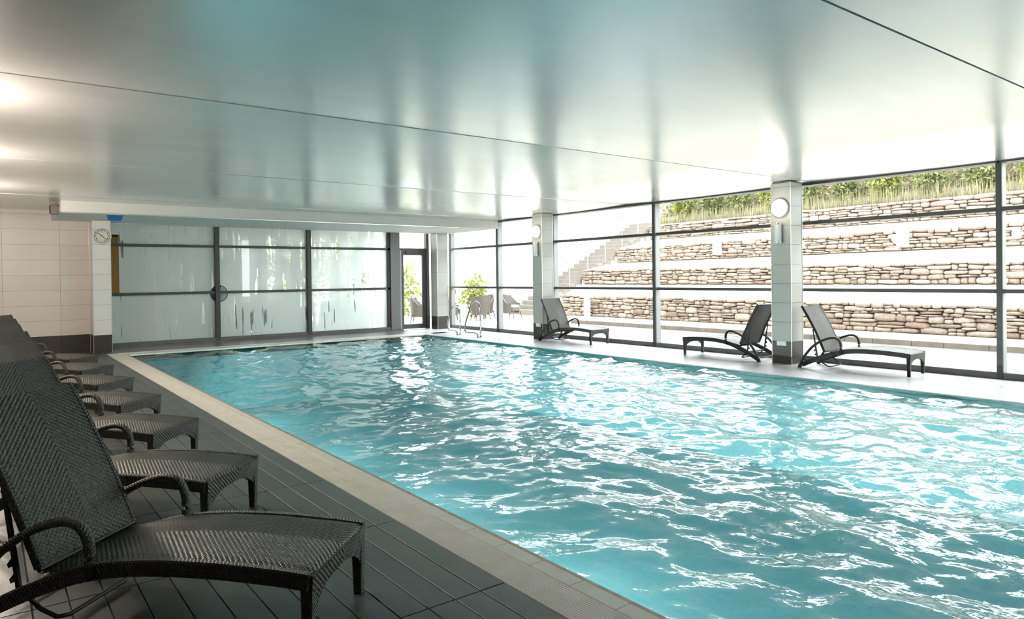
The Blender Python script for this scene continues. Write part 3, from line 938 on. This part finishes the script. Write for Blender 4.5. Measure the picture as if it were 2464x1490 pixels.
# ------------------------------------------------------------------ sun loungers (local: x from foot to head, y across)
def make_lounger():
    t = thing('sun_lounger', (0, 0, 0), 'x', 'sun lounger', 'dark wicker sun loungers')
    HW = 0.285
    zt = [(0.0, 0.322), (0.04, 0.331), (0.15, 0.340), (0.4, 0.353), (0.65, 0.353), (0.85, 0.338), (1.0, 0.315), (1.22, 0.262)]
    def ztop(s):
        return interp(s, zt)
    # seat: woven sheet, rolled over at the foot, with an underside
    prof = []
    for i in range(7):
        a = PI / 2 * i / 6
        prof.append((0.022 - 0.022 * math.sin(a + 0.0) if False else 0.022 * (1 - math.sin(a)), 0))
    S = [0.0, 0.006, 0.018, 0.04] + [0.04 + (1.22 - 0.04) * k / 22 for k in range(1, 23)]
    P, U = [], []
    L = 0.0
    for i, s in enumerate(S):
        row, ur = [], []
        if i: L += S[i] - S[i - 1]
        dz = -0.016 if i == 0 else (-0.006 if i == 1 else (-0.001 if i == 2 else 0))
        for j in range(13):
            w = -HW + 2 * HW * j / 12
            edge_drop = -0.010 if j in (0, 12) else 0.0
            sag = -0.006 * (1 - (w / HW) ** 2)
            row.append((s, w, ztop(s) + dz + edge_drop + sag))
            ur.append((w + 0.04, L))
        P.append(row); U.append(ur)
    mb = MB().grid(P, U)
    Pb = [[(p[0], p[1], p[2] - 0.02) for p in reversed(r)] for r in P]
    mb.grid(Pb, [list(reversed(r)) for r in U])
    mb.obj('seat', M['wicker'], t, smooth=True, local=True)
    # foot apron with arched lower edge
    P, U = [], []
    for i in range(7):
        f = i / 6
        row, ur = [], []
        for j in range(17):
            w = -HW + 2 * HW * j / 16
            zb = 0.232 - 0.125 * (abs(w) / HW) ** 3.2
            z0 = 0.310
            row.append((-0.004 + 0.012 * f, w, z0 + (zb - z0) * f))
            ur.append((w + 0.04, (z0 - zb) * f * 1.0))
        P.append(row); U.append(ur)
    mb = MB().grid([list(reversed(r)) for r in P], [list(reversed(r)) for r in U])
    mb.grid([[(p[0] + 0.028, p[1], p[2]) for p in r] for r in P], U)
    lo, lo2 = P[-1], [(p[0] + 0.028, p[1], p[2]) for p in P[-1]]
    mb.grid([lo, lo2], [U[-1], U[-1]])
    hi, hi2 = P[0], [(p[0] + 0.028, p[1], p[2]) for p in P[0]]
    mb.grid([hi2, hi], [U[0], U[0]])
    mb.obj('foot_apron', M['wicker'], t, smooth=True, local=True)
    # front legs
    for sg in (-1, 1):
        w = sg * (HW - 0.022)
        MB().sweep([(0.026, w, 0.0), (0.026, w, 0.15), (0.026, w, 0.315)], [0.020, 0.024, 0.027], [0.020, 0.024, 0.027], 8, up=(1, 0, 0), square=True).obj('leg', M['wicker_rail'], t, local=True)
    # side rails
    rail = [(0.01, 0.296), (0.15, 0.309), (0.4, 0.322), (0.65, 0.321), (0.85, 0.304), (1.0, 0.276), (1.12, 0.238), (1.27, 0.180), (1.42, 0.112), (1.55, 0.050)]
    for sg in (-1, 1):
        pts = [(p[0], sg * (HW + 0.004), p[1]) for p in spline(rail, 4)]
        MB().sweep([(p[0], p[1], p[2] - 0.005) for p in pts], 0.019, 0.034, 8, square=True).obj('side_rail', M['wicker_rail'], t, local=True)
    # armrests sweeping down to the rear feet
    arm = [(0.945, 0.262), (0.940, 0.36), (0.950, 0.43), (0.985, 0.478), (1.05, 0.494), (1.14, 0.476), (1.25, 0.428), (1.36, 0.352), (1.45, 0.254), (1.52, 0.150), (1.575, 0.035)]
    for sg in (-1, 1):
        pts = [(p[0], sg * (HW + 0.034), p[1]) for p in spline(arm, 4)]
        am = MB().sweep(pts, 0.025, 0.0185, 10).obj('armrest', M['wicker_rail'], t, smooth=True, local=True)
        ft = MB().sweep([(1.567, sg * (HW + 0.034), 0.05), (1.585, sg * (HW + 0.034), 0.0)], 0.022, 0.024, 8, square=True).obj('rear_foot', M['black_metal'], am, local=True)
    # backrest
    BL = 0.765
    ang = math.atan2(0.68, 0.345)
    bx0, bz0 = 1.195, 0.285
    P, U = [], []
    for i in range(19):
        d = BL * i / 18
        cv = 0.018 * math.sin(PI * i / 18)
        row, ur = [], []
        for j in range(11):
            w = -0.272 + 0.544 * j / 10
            hol = 0.010 * (1 - (w / 0.272) ** 2)
            x = bx0 + math.cos(ang) * d + math.sin(ang) * (cv * -1 + hol)
            z = bz0 + math.sin(ang) * d - math.cos(ang) * (cv * -1 + hol)
            row.append((x, w, z)); ur.append((w + 0.03, d))
        P.append(row); U.append(ur)
    mb = MB().grid([list(reversed(r)) for r in P], [list(reversed(r)) for r in U])
    off = (math.sin(ang) * 0.024, -math.cos(ang) * 0.024)
    Pb = [[(p[0] + off[0], p[1], p[2] + off[1]) for p in r] for r in P]
    mb.grid(Pb, U)
    for i in (0, 18):
        mb.grid([P[i], Pb[i]], [U[i], U[i]])
    for j in (0, 10):
        mb.grid([[P[i][j] for i in range(19)], [Pb[i][j] for i in range(19)]], [[U[i][j] for i in range(19)]] * 2)
    bk = mb.obj('backrest', M['wicker'], t, smooth=False, local=True)
    for sg in (-1, 1):
        pts = []
        for i in range(19):
            d = BL * i / 18 - 0.0
            cv = -0.018 * math.sin(PI * i / 18)
            x = bx0 + math.cos(ang) * d + math.sin(ang) * (cv + 0.016)
            z = bz0 + math.sin(ang) * d - math.cos(ang) * (cv + 0.016)
            pts.append((x, sg * 0.279, z))
        MB().sweep(pts, 0.012, 0.020, 8, up=(1, 0, 0), square=True).obj('back_frame', M['wicker_rail'], bk, local=True)
    MB().sweep([(bx0 + 0.012, -0.285, bz0 - 0.012), (bx0 + 0.012, 0.285, bz0 - 0.012)], 0.012, 0.012, 8).obj('hinge_bar', M['black_metal'], t, local=True)
    # notched ratchet struts behind the back
    for sg in (-1, 1):
        w = sg * 0.258
        a = Vector((1.395, 0, 0.605)); b = Vector((1.325, 0, 0.140))
        dvec = (b - a).normalized(); nrm = Vector((dvec.z, 0, -dvec.x)) * -1
        if nrm.x < 0: nrm = -nrm
        out = [a + nrm * 0.009]
        for f in (0.50, 0.64, 0.78):
            c = a + (b - a) * f
            out += [c + nrm * 0.009, c + nrm * 0.034 + dvec * 0.022, c + nrm * 0.030 + dvec * 0.04, c + nrm * 0.009 + dvec * 0.034]
        out.append(b + nrm * 0.012)
        out.append(b - nrm * 0.012); out.append(a - nrm * 0.009)
        n = len(out)
        vs = [(p.x, w - 0.007, p.z) for p in out] + [(p.x, w + 0.007, p.z) for p in out]
        fs = [tuple(range(n)), tuple(range(2 * n - 1, n - 1, -1))] + [(i, n + i, n + (i + 1) % n, (i + 1) % n) for i in range(n)]
        MB().add(vs, fs).obj('ratchet_strut', M['black_metal'], t, local=True)
    # cross bars and the low prop frame
    for (x, z) in ((1.33, 0.150), (1.53, 0.060), (1.02, 0.235)):
        MB().sweep([(x, -0.28, z), (x, 0.28, z)], 0.011, 0.011, 8).obj('cross_bar', M['black_metal'], t, local=True)
    pts = [(1.33, -0.235, 0.15), (1.25, -0.235, 0.085), (1.19, -0.215, 0.045), (1.17, -0.17, 0.035), (1.17, 0.17, 0.035), (1.19, 0.215, 0.045), (1.25, 0.235, 0.085), (1.33, 0.235, 0.15)]
    MB().sweep(pts, 0.010, 0.010, 8).obj('prop_loop', M['black_metal'], t, smooth=True, local=True)
    return t

proto = make_lounger()
SCL = 0.985
placed = []
def place_lounger(x, y, ang, label, group):
    o = proto if not placed else copy_tree(proto)
    placed.append(o)
    o.location = (x, y, 0); o.rotation_euler = (0, 0, ang); o.scale = (SCL, SCL, SCL)
    o['label'] = label; o['group'] = group
    return o
near_labels = [
    'dark wicker sun lounger closest to the camera, its whole seat in view',
    'second dark wicker lounger of the left row, directly behind the closest one',
    'third dark wicker lounger from the camera in the left row',
    'fourth dark wicker lounger from the camera in the left row',
    'fifth dark wicker lounger from the camera in the left row',
    'sixth dark wicker lounger from the camera, last but one of the left row',
    'farthest dark wicker lounger of the left row, beside the dark skirting',
]
offs = [0.0, 1.573, 3.143, 4.675, 6.267, 7.857, 9.468]
A0 = math.radians(134.0)
for k, (dy, lb) in enumerate(zip(offs, near_labels)):
    place_lounger(1.194, 2.799 + dy, A0 + math.radians(random.uniform(-0.6, 0.6) if k else 0), lb, 'angled row of loungers on the slate deck')
place_lounger(10.43, 4.345, math.radians(94.0), 'dark lounger by the window right of the nearer column, foot toward the camera', 'loungers along the window')
place_lounger(10.41, 8.225, math.radians(-89.0), 'dark lounger by the window with its back against the nearer column', 'loungers along the window')
place_lounger(10.42, 10.66, math.radians(93.0), 'dark lounger by the window at the farther column', 'loungers along the window')

# ------------------------------------------------------------------ pool grab rails
def grab_rail(y0, x0, label, h=0.73, reach=0.36):
    t = thing('grab_rail', (x0, y0, 0), label, 'handrail', 'stainless pool grab rails')
    pts = spline([(x0 + 0.02, y0, 0.0), (x0 + 0.02, y0, 0.30), (x0 + 0.005, y0, h - 0.14), (x0 - 0.05, y0, h - 0.035), (x0 - 0.14, y0, h), (x0 - 0.235, y0, h - 0.05), (x0 - 0.29, y0, h - 0.20), (x0 - reach + 0.02, y0, 0.34), (x0 - reach + 0.005, y0, 0.22), (x0 - reach + 0.06, y0, 0.145), (x0 - 0.17, y0, 0.125), (x0 - 0.09, y0, 0.09), (x0 - 0.06, y0, 0.0)], 6)
    MB().sweep(pts, 0.019, 0.019, 10, up=(0, 1, 0)).obj('tube', M['steel'], t, smooth=True)
    for dx in (0.02, -0.06):
        MB().cyl((x0 + dx, y0), 0.036, 0.0, 0.014, 20).obj('flange', M['steel'], t)
grab_rail(14.87, 9.60, 'polished steel grab rail nearer the glass door', 0.72)
grab_rail(13.90, 9.56, 'polished steel grab rail nearer the window loungers, taller in view', 0.87, 0.44)

# ------------------------------------------------------------------ outdoors
ground = struct('ground', (16, 10, -0.1))
box('terrace', XW + 0.17, 15.6, -8, 17.6, -0.30, -0.10, M['paving'], ground)
box('terrace_far', 9.35, 17.2, 17.6, 40, -0.30, -0.03, M['gravel'], ground)
box('terrace_side', 15.6, 17.45, -8, 19.2, -0.30, -0.005, M['gravel'], ground)
box('terrace_near', XW + 0.17, 60, -40, -8, -0.30, -0.10, M['gravel'], ground)
# kerb of separate stones
kb = thing('stone_kerb', (15.6, 10, -0.1), 'low sandstone kerb along the gravel outside the window', 'kerb')
y = -2.0
kerbs = [MB().box(-0.14, 0.12, 0.004, L - 0.004, -0.12, 0.015).mesh('kerb_stone', M['kerb'], bevel=0.008) for L in (0.62, 0.80, 0.97)]
kl = (0.62, 0.80, 0.97)
while y < 16.9:
    i = random.randrange(3)
    o = bpy.data.objects.new('kerb_stone', kerbs[i]); link(o)
    o.location = (15.62, y, 0); put(o, kb)
    y += kl[i]

# dry stone retaining walls
def stone_mesh(seed):
    r = random.Random(seed)
    bm = bmesh.new()
    bmesh.ops.create_cube(bm, size=2.0)
    bmesh.ops.subdivide_edges(bm, edges=list(bm.edges), cuts=2, use_grid_fill=True)
    e = r.uniform(3.6, 6.5)
    for v in bm.verts:
        c = v.co
        n = (abs(c.x) ** e + abs(c.y) ** e + abs(c.z) ** e) ** (1 / e)
        v.co = c / n
        v.co.x *= 1 + r.uniform(-0.10, 0.10); v.co.y *= 1 + r.uniform(-0.05, 0.05); v.co.z *= 1 + r.uniform(-0.12, 0.12)
    me = bpy.data.meshes.new('stone'); bm.to_mesh(me); bm.free()
    me.polygons.foreach_set('use_smooth', [True] * len(me.polygons))
    me.materials.append(M['stone'])
    return me
stones = [stone_mesh(s) for s in range(14)]
def stone_wall(x, y0, y1, zb0, zb1, h0, h1, label, seed, avg=0.32, rowh=0.122):
    """wall facing -X at x; base height zb0 at y0 -> zb1 at y1; height h0 -> h1"""
    r = random.Random(seed)
    t = thing('stone_wall', (x, (y0 + y1) / 2, (zb0 + zb1) / 2), label, 'stone wall', 'dry stone terrace walls')
    vs = [(x + 0.10, y0, zb0 - 0.3), (x + 0.27, y0, zb0 - 0.3), (x + 0.27, y1, zb1 - 0.3), (x + 0.10, y1, zb1 - 0.3),
          (x + 0.10, y0, zb0 + h0 - 0.03), (x + 0.27, y0, zb0 + h0 - 0.03), (x + 0.27, y1, zb1 + h1 - 0.03), (x + 0.10, y1, zb1 + h1 - 0.03)]
    MB().add(vs, [(0, 3, 2, 1), (4, 5, 6, 7), (0, 1, 5, 4), (1, 2, 6, 5), (2, 3, 7, 6), (3, 0, 4, 7)]).obj('core', M['stone_core'], t)
    H = max(h0, h1)
    rows = []
    zz = 0.0
    while zz < H - 0.04:
        hh = rowh * r.choice((0.62, 0.85, 1.0, 1.15, 1.3))
        if H - zz - hh < 0.05: hh = H - zz
        rows.append((zz, hh)); zz += hh
    specs = []
    def wob(k, y):
        if k == 0 or k == len(rows): return 0.0
        q = 1.7 * k
        return rowh * 0.30 * (math.sin(1.9 * y + q) + 0.7 * math.sin(4.3 * y + 2.3 * q)) / 1.4
    for k, (rz, rh) in enumerate(rows):
        y = y0 - r.uniform(0, 0.25)
        while y < y1:
            L = avg * r.choice((0.45, 0.6, 0.75, 0.9, 1.1, 1.4, 1.7)) * (0.7 + 0.4 * rh / rowh)
            L = min(L, y1 + 0.05 - y) if y1 - y > 0.12 else 0
            if L < 0.08: break
            yc = y + L / 2
            za, zb = rz + wob(k, yc), rz + rh + wob(k + 1, yc)
            hh = zb - za
            if hh < 0.035:
                za -= 0.015; zb += 0.015; hh = zb - za
            if hh > rowh * 1.15 and r.random() < 0.4:
                f = r.uniform(0.35, 0.65)
                specs.append((y, L, za, hh * f)); specs.append((y, L, za + hh * f, hh * (1 - f)))
            else:
                specs.append((y, L, za, hh))
            y += L
    built = 0
    rest = MB()
    specs.sort(key=lambda s: abs(s[0] - y0 - 6))
    for (y, L, rz, rh) in specs:
        yc = y + L / 2
        f = (yc - y0) / (y1 - y0)
        base = zb0 + (zb1 - zb0) * f; hf = (h0 + (h1 - h0) * f) / H
        zc = base + (rz + rh / 2) * hf
        sc = (0.16, L / 2 * r.uniform(0.98, 1.05), rh / 2 * hf * r.uniform(0.96, 1.07))
        me = r.choice(stones)
        loc = (x + 0.13 + r.uniform(-0.03, 0.03), yc, zc)
        rx = r.uniform(-0.05, 0.05)
        if built < 295:
            o = bpy.data.objects.new('stone', me); link(o)
            o.location = loc; o.scale = sc; o.rotation_euler = (rx, 0, r.uniform(-0.06, 0.06))
            put(o, t); built += 1
        else:
            mtx = Matrix.Translation(loc) @ Matrix.Rotation(rx, 4, 'X') @ Matrix.Diagonal((*sc, 1))
            rest.add([mtx @ v.co for v in me.vertices], [tuple(p.vertices) for p in me.polygons])
    if rest.v:
        tag(rest.obj('stone_field', M['stone'], t, smooth=True), kind='stuff')
    return t
YS, YE = 2.5, 20.6
walls = [
    (17.40, 19.9, 0.0, 0.0, 0.70, 0.76, 'lowest dry stone wall of the four outside, at the gravel'),
    (19.20, YE, 1.14, 1.13, 0.55, 0.57, 'second dry stone wall from the bottom of the terraced bank'),
    (21.20, YE, 2.13, 1.99, 0.61, 0.63, 'third dry stone wall from the bottom, with small white lights'),
    (23.20, YE, 3.06, 3.00, 0.68, 0.62, 'topmost dry stone wall, below the green planting'),
]
for i, (x, ye, zb0, zb1, h0, h1, lb) in enumerate(walls):
    stone_wall(x, YS, ye, zb0, zb1, h0, h1, lb, 40 + i, avg=0.32 if i != 3 else 0.38)
# sloping pale terraces between the walls
for i in range(3):
    xa, ya, za0, za1, ha0, ha1, _ = walls[i]
    xb, yb, zb0, zb1, hb0, hb1, _ = walls[i + 1]
    t0a, t1a = za0 + ha0, za1 + ha1
    vs = [(xa + 0.25, YS, t0a + 0.01), (xb + 0.2, YS, zb0 + 0.02), (xb + 0.2, YE, zb1 + 0.02), (xa + 0.25, ya, t1a + 0.01)]
    vs = [(xa + 0.16, YS, t0a - 0.02)] + [vs[0]] + vs[1:3] + [vs[3]] + [(xa + 0.16, ya, t1a - 0.02)]
    low = [(p[0], p[1], -0.3) for p in vs]
    n = len(vs)
    MB().add(vs + low, [(0, 1, 4, 5), (1, 2, 3, 4), tuple(range(2 * n - 1, n - 1, -1))] + [(k, n + k, n + (k + 1) % n, (k + 1) % n) for k in range(n)]).obj('terrace_slope', M['gravel'], ground)
# top bank
vs = [(23.36, YS - 6, 3.72), (27.0, YS - 6, 4.5), (45, YS - 6, 8.0), (45, 24, 8.0), (27, 22.8, 4.5), (23.36, 20.6, 3.60)]
low = [(p[0], p[1], -0.3) for p in vs]
MB().add(vs + low, [(0, 1, 4, 5), (1, 2, 3, 4), tuple(range(11, 5, -1))] + [(k, 6 + k, 6 + (k + 1) % 6, (k + 1) % 6) for k in range(6)]).obj('bank', M['soil'], ground)

# wall lights on the third wall and bollard
for k, (yy, zz, lb) in enumerate(((9.18, 2.40, 'white box light on the third stone wall, nearer the camera'), (15.55, 2.40, 'white box light on the third stone wall, farther left'))):
    t = thing('garden_light', (21.12, yy, zz), lb, 'light', 'white box lights on the stone wall')
    box('housing', 21.02, 21.22, yy - 0.14, yy + 0.14, zz - 0.24, zz + 0.22, M['white_plastic'], t, bevel=0.015)
    box('hood', 20.99, 21.22, yy - 0.16, yy + 0.16, zz + 0.20, zz + 0.25, M['white_plastic'], t, bevel=0.008)
t = thing('bollard_light', (17.12, 18.15, 0), 'white bollard light in front of the lowest stone wall', 'bollard')
MB().cyl((17.12, 18.15), 0.115, 0.0, 0.56, 24).obj('post', M['white_plastic'], t)
MB().cyl((17.12, 18.15), 0.10, 0.56, 0.66, 24).obj('louver', M['metal_trim'], t)
MB().cyl((17.12, 18.15), 0.12, 0.66, 0.74, 24, r1=0.10).obj('cap', M['white_plastic'], t)

# garden stair, one object per step
st = thing('garden_stair', (17, 21.5, 0), 'stone garden stair climbing beside the left ends of the walls', 'stair')
n = 23
for k in range(n):
    x0 = 16.75 + k * 0.315; z = 0.165 * (k + 1)
    box('step', x0, x0 + 0.36, 20.75, 22.25, z - 0.165 - (0.05 if k else 0.03), z, M['step'], st, bevel=0.006)
vs = []
ww = struct('wall_garden', (18, 22.5, 0))
box('wall_garden_face', 12.9, 27.5, 22.38, 22.7, -0.1, 4.85, M['white_wall'], ww)
for xx in (15.2, 17.9, 20.56, 22.55, 24.9):
    box('panel_joint', xx, xx + 0.02, 22.372, 22.39, 0.0, 4.85, M['grout'], ww)
hr = thing('stair_handrail', (20, 22.25, 1), 'slim grey handrail climbing the white wall beside the stair', 'handrail')
pts = [(16.6, 22.27, 0.72), (17.3, 22.27, 1.06), (19.4, 22.27, 2.25), (21.2, 22.27, 3.1), (23.9, 22.27, 4.55)]
MB().sweep(pts, 0.02, 0.02, 8).obj('rail', M['frame_light'], hr, smooth=True)
for x, z in ((17.3, 1.06), (18.4, 1.68), (19.6, 2.34), (20.7, 2.86), (22.0, 3.53), (23.2, 4.17)):
    box('bracket', x - 0.02, x + 0.02, 22.27, 22.38, z - 0.05, z - 0.01, M['frame'], hr)

# balustrade on the open side of the stair
bl = thing('stair_balustrade', (20, 20.72, 1), 'pale metal balustrade on the open side of the garden stair', 'railing')
def stair_z(x): return (x - 16.75) / 0.315 * 0.165
for k in range(7):
    x = 17.6 + k * 1.0
    box('baluster', x, x + 0.025, 20.705, 20.73, stair_z(x), stair_z(x) + 0.95, M['frame_light'], bl)
MB().sweep([(17.6, 20.718, stair_z(17.6) + 0.96), (23.63, 20.718, stair_z(23.63) + 0.96)], 0.022, 0.022, 8).obj('top_rail', M['frame_light'], bl)

# outdoor wicker armchairs
def make_armchair():
    t = thing('garden_armchair', (0, 0, 0), 'x', 'armchair', 'wicker garden armchairs')
    P, U = [], []
    n = 20
    for i in range(n + 1):
        a = math.radians(-125 + 250 * i / n)   # 0 = back centre (+y)
        row, ur = [], []
        bb = math.cos(a)
        top = 0.56 + 0.30 * max(0, bb) ** 0.6
        if abs(abs(i - n / 2) - 4) < 0.6: top += 0.05
        for j in range(7):
            f = j / 6
            z = 0.20 + (top - 0.20) * f
            rr = 0.30 + 0.07 * f
            row.append((rr * math.sin(a), rr * math.cos(a) * 0.95, z)); ur.append((a * 0.34, z))
        P.append(row); U.append(ur)
    mb = MB().grid(P, U)
    Q = [[(p[0] * 0.88, p[1] * 0.88, p[2]) for p in r] for r in P]
    mb.grid([list(reversed(r)) for r in Q], [list(reversed(r)) for r in U])
    mb.grid([[r[-1] for r in P], [r[-1] for r in Q]], [[u[-1] for u in U]] * 2)
    for i in (0, n): mb.grid([P[i], Q[i]], [U[i], U[i]])
    mb.obj('shell', M['wicker_out'], t, smooth=True, local=True)
    MB().cyl((0, -0.03), 0.29, 0.28, 0.42, 20).obj('seat', M['wicker_out'], t, local=True)
    MB().cyl((0, -0.03), 0.26, 0.42, 0.48, 20, r1=0.24).obj('cushion', M['white_plastic'], t, smooth=False, local=True)
    for sx in (-1, 1):
        for sy in (-1, 1):
            MB().sweep([(sx * 0.22, sy * 0.22, 0.28), (sx * 0.27, sy * 0.27, 0.0)], [0.022, 0.014], [0.022, 0.014], 8).obj('leg', M['wicker_out'], t, local=True)
    return t
pc = make_armchair()
chairs = [
    (13.62, 19.75, 2.9, 'wicker garden armchair seen from behind, left of the terrace group'),
    (14.35, 20.55, -1.5, 'wicker garden armchair in the middle of the terrace group, side on'),
    (14.95, 19.75, 0.35, 'wicker garden armchair with white cushion nearest the garden stair'),
    (12.75, 20.25, 1.2, 'wicker garden armchair at the left end, half behind the window post'),
    (11.55, 20.3, 0.9, 'wicker garden armchair seen through the glass door'),
]
for k, (x, y, a, lb) in enumerate(chairs):
    o = pc if k == 0 else copy_tree(pc)
    o.location = (x, y, -0.03); o.rotation_euler = (0, 0, a); o['label'] = lb

# planting
def foliage(name, c, rad, n, size, mat, parent, seed, flat=0.0):
    rng = np.random.default_rng(seed)
    d = rng.normal(size=(n, 3)); d /= np.linalg.norm(d, axis=1)[:, None]
    r = rng.random(n) ** 0.45
    lump = 1 + 0.22 * np.sin(d[:, 0] * 5 + seed) * np.cos(d[:, 1] * 4 + d[:, 2] * 5)
    p = np.array(c) + d * (r * lump)[:, None] * np.array(rad)
    u = rng.normal(size=(n, 3)); u /= np.linalg.norm(u, axis=1)[:, None]
    w = np.cross(u, rng.normal(size=(n, 3))); w /= np.linalg.norm(w, axis=1)[:, None]
    s = size * (0.6 + 0.8 * rng.random(n))[:, None]
    V = np.stack([p - u * s, p + w * s * 0.45, p + u * s, p - w * s * 0.45], 1).reshape(-1, 3)
    me = bpy.data.meshes.new(name)
    me.from_pydata(V.tolist(), [], [(4 * i, 4 * i + 1, 4 * i + 2, 4 * i + 3) for i in range(n)])
    me.materials.append(mat)
    o = bpy.data.objects.new(name, me); link(o); put(o, parent)
    o['kind'] = 'stuff'
    return o
def shrub(x, y, z, r, h, label, mat, seed, n=900, size=0.10, group='shrubs on the bank', nm='shrub'):
    t = thing(nm, (x, y, z), label, 'shrub', group)
    foliage('foliage', (x, y, z + h * 0.55), (r, r, h * 0.55), n, size, mat, t, seed)
    rr = random.Random(seed)
    for k in range(3):
        a = rr.uniform(0, 2 * PI)
        MB().sweep([(x, y, z - 0.1), (x + 0.3 * r * math.cos(a), y + 0.3 * r * math.sin(a), z + h * 0.5), (x + 0.6 * r * math.cos(a), y + 0.6 * r * math.sin(a), z + h * 0.9)], [0.03, 0.02, 0.008], [0.03, 0.02, 0.008], 6).obj('stem', M['bark'], t)
    return t
names = ['first', 'second', 'third', 'fourth', 'fifth', 'sixth', 'seventh', 'eighth', 'ninth', 'tenth', 'eleventh', 'twelfth']
rr = random.Random(5)
for k in range(12):
    y = 20.0 - k * 1.45
    big = k < 5
    shrub(24.75 + rr.uniform(-0.05, 0.1), y, 3.85, rr.uniform(0.47, 0.50), (1.35 if big else 1.25) * rr.uniform(0.9, 1.1),
          'leafy green shrub above the topmost stone wall, %s from the left' % names[k], M['leaf_bright'] if k % 3 == 0 else M['leaf'], 100 + k, n=2400, size=0.075)
hedge = tag(bpy.data.objects.new('bank_thicket', bpy.data.meshes.new('bank_thicket')), 'pale olive thicket filling the back of the bank', 'thicket', kind='stuff')
link(hedge)
V, F = [], []
rng = np.random.default_rng(21)
for k in range(24000):
    x = 25.62 + rng.random() * 2.6; y = 1.0 + rng.random() * 21.2
    z = 4.05 + rng.random() * (1.6 + 0.5 * math.sin(y * 1.3) + 0.4 * math.sin(y * 3.1 + x))
    u = Vector(rng.normal(size=3)).normalized(); w = u.cross(Vector(rng.normal(size=3))).normalized()
    sz = 0.10 * (0.5 + rng.random()); p = Vector((x, y, z)); b = len(V)
    V += [tuple(p - u * sz), tuple(p + w * sz * 0.45), tuple(p + u * sz), tuple(p - w * sz * 0.45)]
    F.append((b, b + 1, b + 2, b + 3))
hedge.data.from_pydata(V, [], F); hedge.data.materials.append(M['leaf_dry'])
# long grass along the top
rng = np.random.default_rng(3)
V, F = [], []
for k in range(3500):
    x = 23.60 + rng.random() * 0.30; y = YS + rng.random() * 18.0
    z = 3.70 - 0.1 * (y - YS) / 18.0 + max(0, x - 23.4) * 0.2
    h = 0.18 + 0.5 * rng.random() ** 2; a = rng.random() * 2 * PI; lean = rng.normal() * 0.15
    b = len(V)
    V += [(x - 0.012 * math.cos(a), y - 0.012 * math.sin(a), z), (x + 0.012 * math.cos(a), y + 0.012 * math.sin(a), z), (x + lean, y + lean * 0.6, z + h)]
    F.append((b, b + 1, b + 2))
me = bpy.data.meshes.new('bank_grass'); me.from_pydata(V, [], F); me.materials.append(M['leaf_dry'])
o = bpy.data.objects.new('bank_grass', me); link(o)
tag(o, 'long pale green grass along the top of the bank', 'grass', kind='stuff')
# plants by the terrace
shrub(14.7, 21.6, -0.03, 0.58, 1.5, 'bright green shrub behind the terrace armchairs', M['leaf_bright'], 301, n=420, size=0.10, group='terrace shrubs')
shrub(13.3, 21.5, -0.03, 0.45, 1.15, 'low bright shrub left of the terrace armchairs', M['leaf_bright'], 302, n=260, size=0.10, group='terrace shrubs')
shrub(12.0, 22.8, -0.03, 0.9, 2.0, 'leafy green shrub seen through the glass door', M['leaf_bright'], 303, n=900, size=0.10, group='terrace shrubs')
shrub(11.6, 25.6, -0.03, 1.3, 3.6, 'pale tree behind the shrub in the glass door', M['leaf'], 304, n=1500, size=0.12, group='terrace trees', nm='tree')
shrub(10.3, 28.5, -0.03, 1.6, 4.2, 'pale tree glimpsed past the edge of the frosted glass', M['leaf'], 305, n=1700, size=0.13, group='terrace trees', nm='tree')

# ------------------------------------------------------------------ lobby behind the frosted glazing
lob = struct('wall_lobby', (5, 22, 0))
box('lobby_floor', 1.6, 9.35, YF + 0.2, 24.2, -0.30, -0.005, M['lobby_floor'], floor)
box('lobby_back', 1.6, 6.9, 24.0, 24.2, 0, 2.9, M['white_wall'], lob)
box('lobby_back', 6.9, 9.0, 24.0, 24.2, 0, 0.9, M['white_wall'], lob)
box('lobby_left', 1.9, 2.12, YF + 0.1, 24.0, 0, 3.0, M['render_white'], lob)
box('lobby_ceiling', 1.6, 8.6, YF + 0.2, 24.2, 2.80, 2.95, M['render_white'], ceiling)
pt = thing('orange_partition', (2.45, 18.6, 0), 'orange framed panel behind the left edge of the frosted glass', 'panel')
box('panel', 2.14, 2.60, 18.5, 18.55, 0.9, 2.50, M['orange_wall'], pt)
box('frame', 2.60, 2.66, 18.46, 18.57, 0.9, 2.55, M['black'], pt)
box('frame', 2.14, 2.60, 18.46, 18.57, 2.50, 2.55, M['black'], pt)
box('foot', 2.14, 2.66, 18.46, 18.57, 0.0, 0.9, M['orange_wall'], pt)
for k, (x0, x1, y0, lb) in enumerate(((5.6, 7.2, 19.4, 'dark sofa blurred behind the middle frosted pane'), (8.0, 9.2, 19.2, 'dark sofa blurred behind the right frosted pane'))):
    s = thing('lobby_sofa', ((x0 + x1) / 2, y0 + 0.4, 0), lb, 'sofa', 'lobby sofas')
    box('seat', x0, x1, y0, y0 + 0.8, 0.08, 0.42, M['sofa'], s, bevel=0.03)
    box('backrest', x0, x1, y0 + 0.62, y0 + 0.82, 0.40, 0.80, M['sofa'], s, bevel=0.03)
    for xx in (x0, x1 - 0.16):
        box('armrest', xx, xx + 0.16, y0, y0 + 0.8, 0.40, 0.60, M['sofa'], s, bevel=0.02)
    for xx in (x0 + 0.05, x1 - 0.1):
        box('foot', xx, xx + 0.05, y0 + 0.05, y0 + 0.75, 0.0, 0.08, M['black'], s)
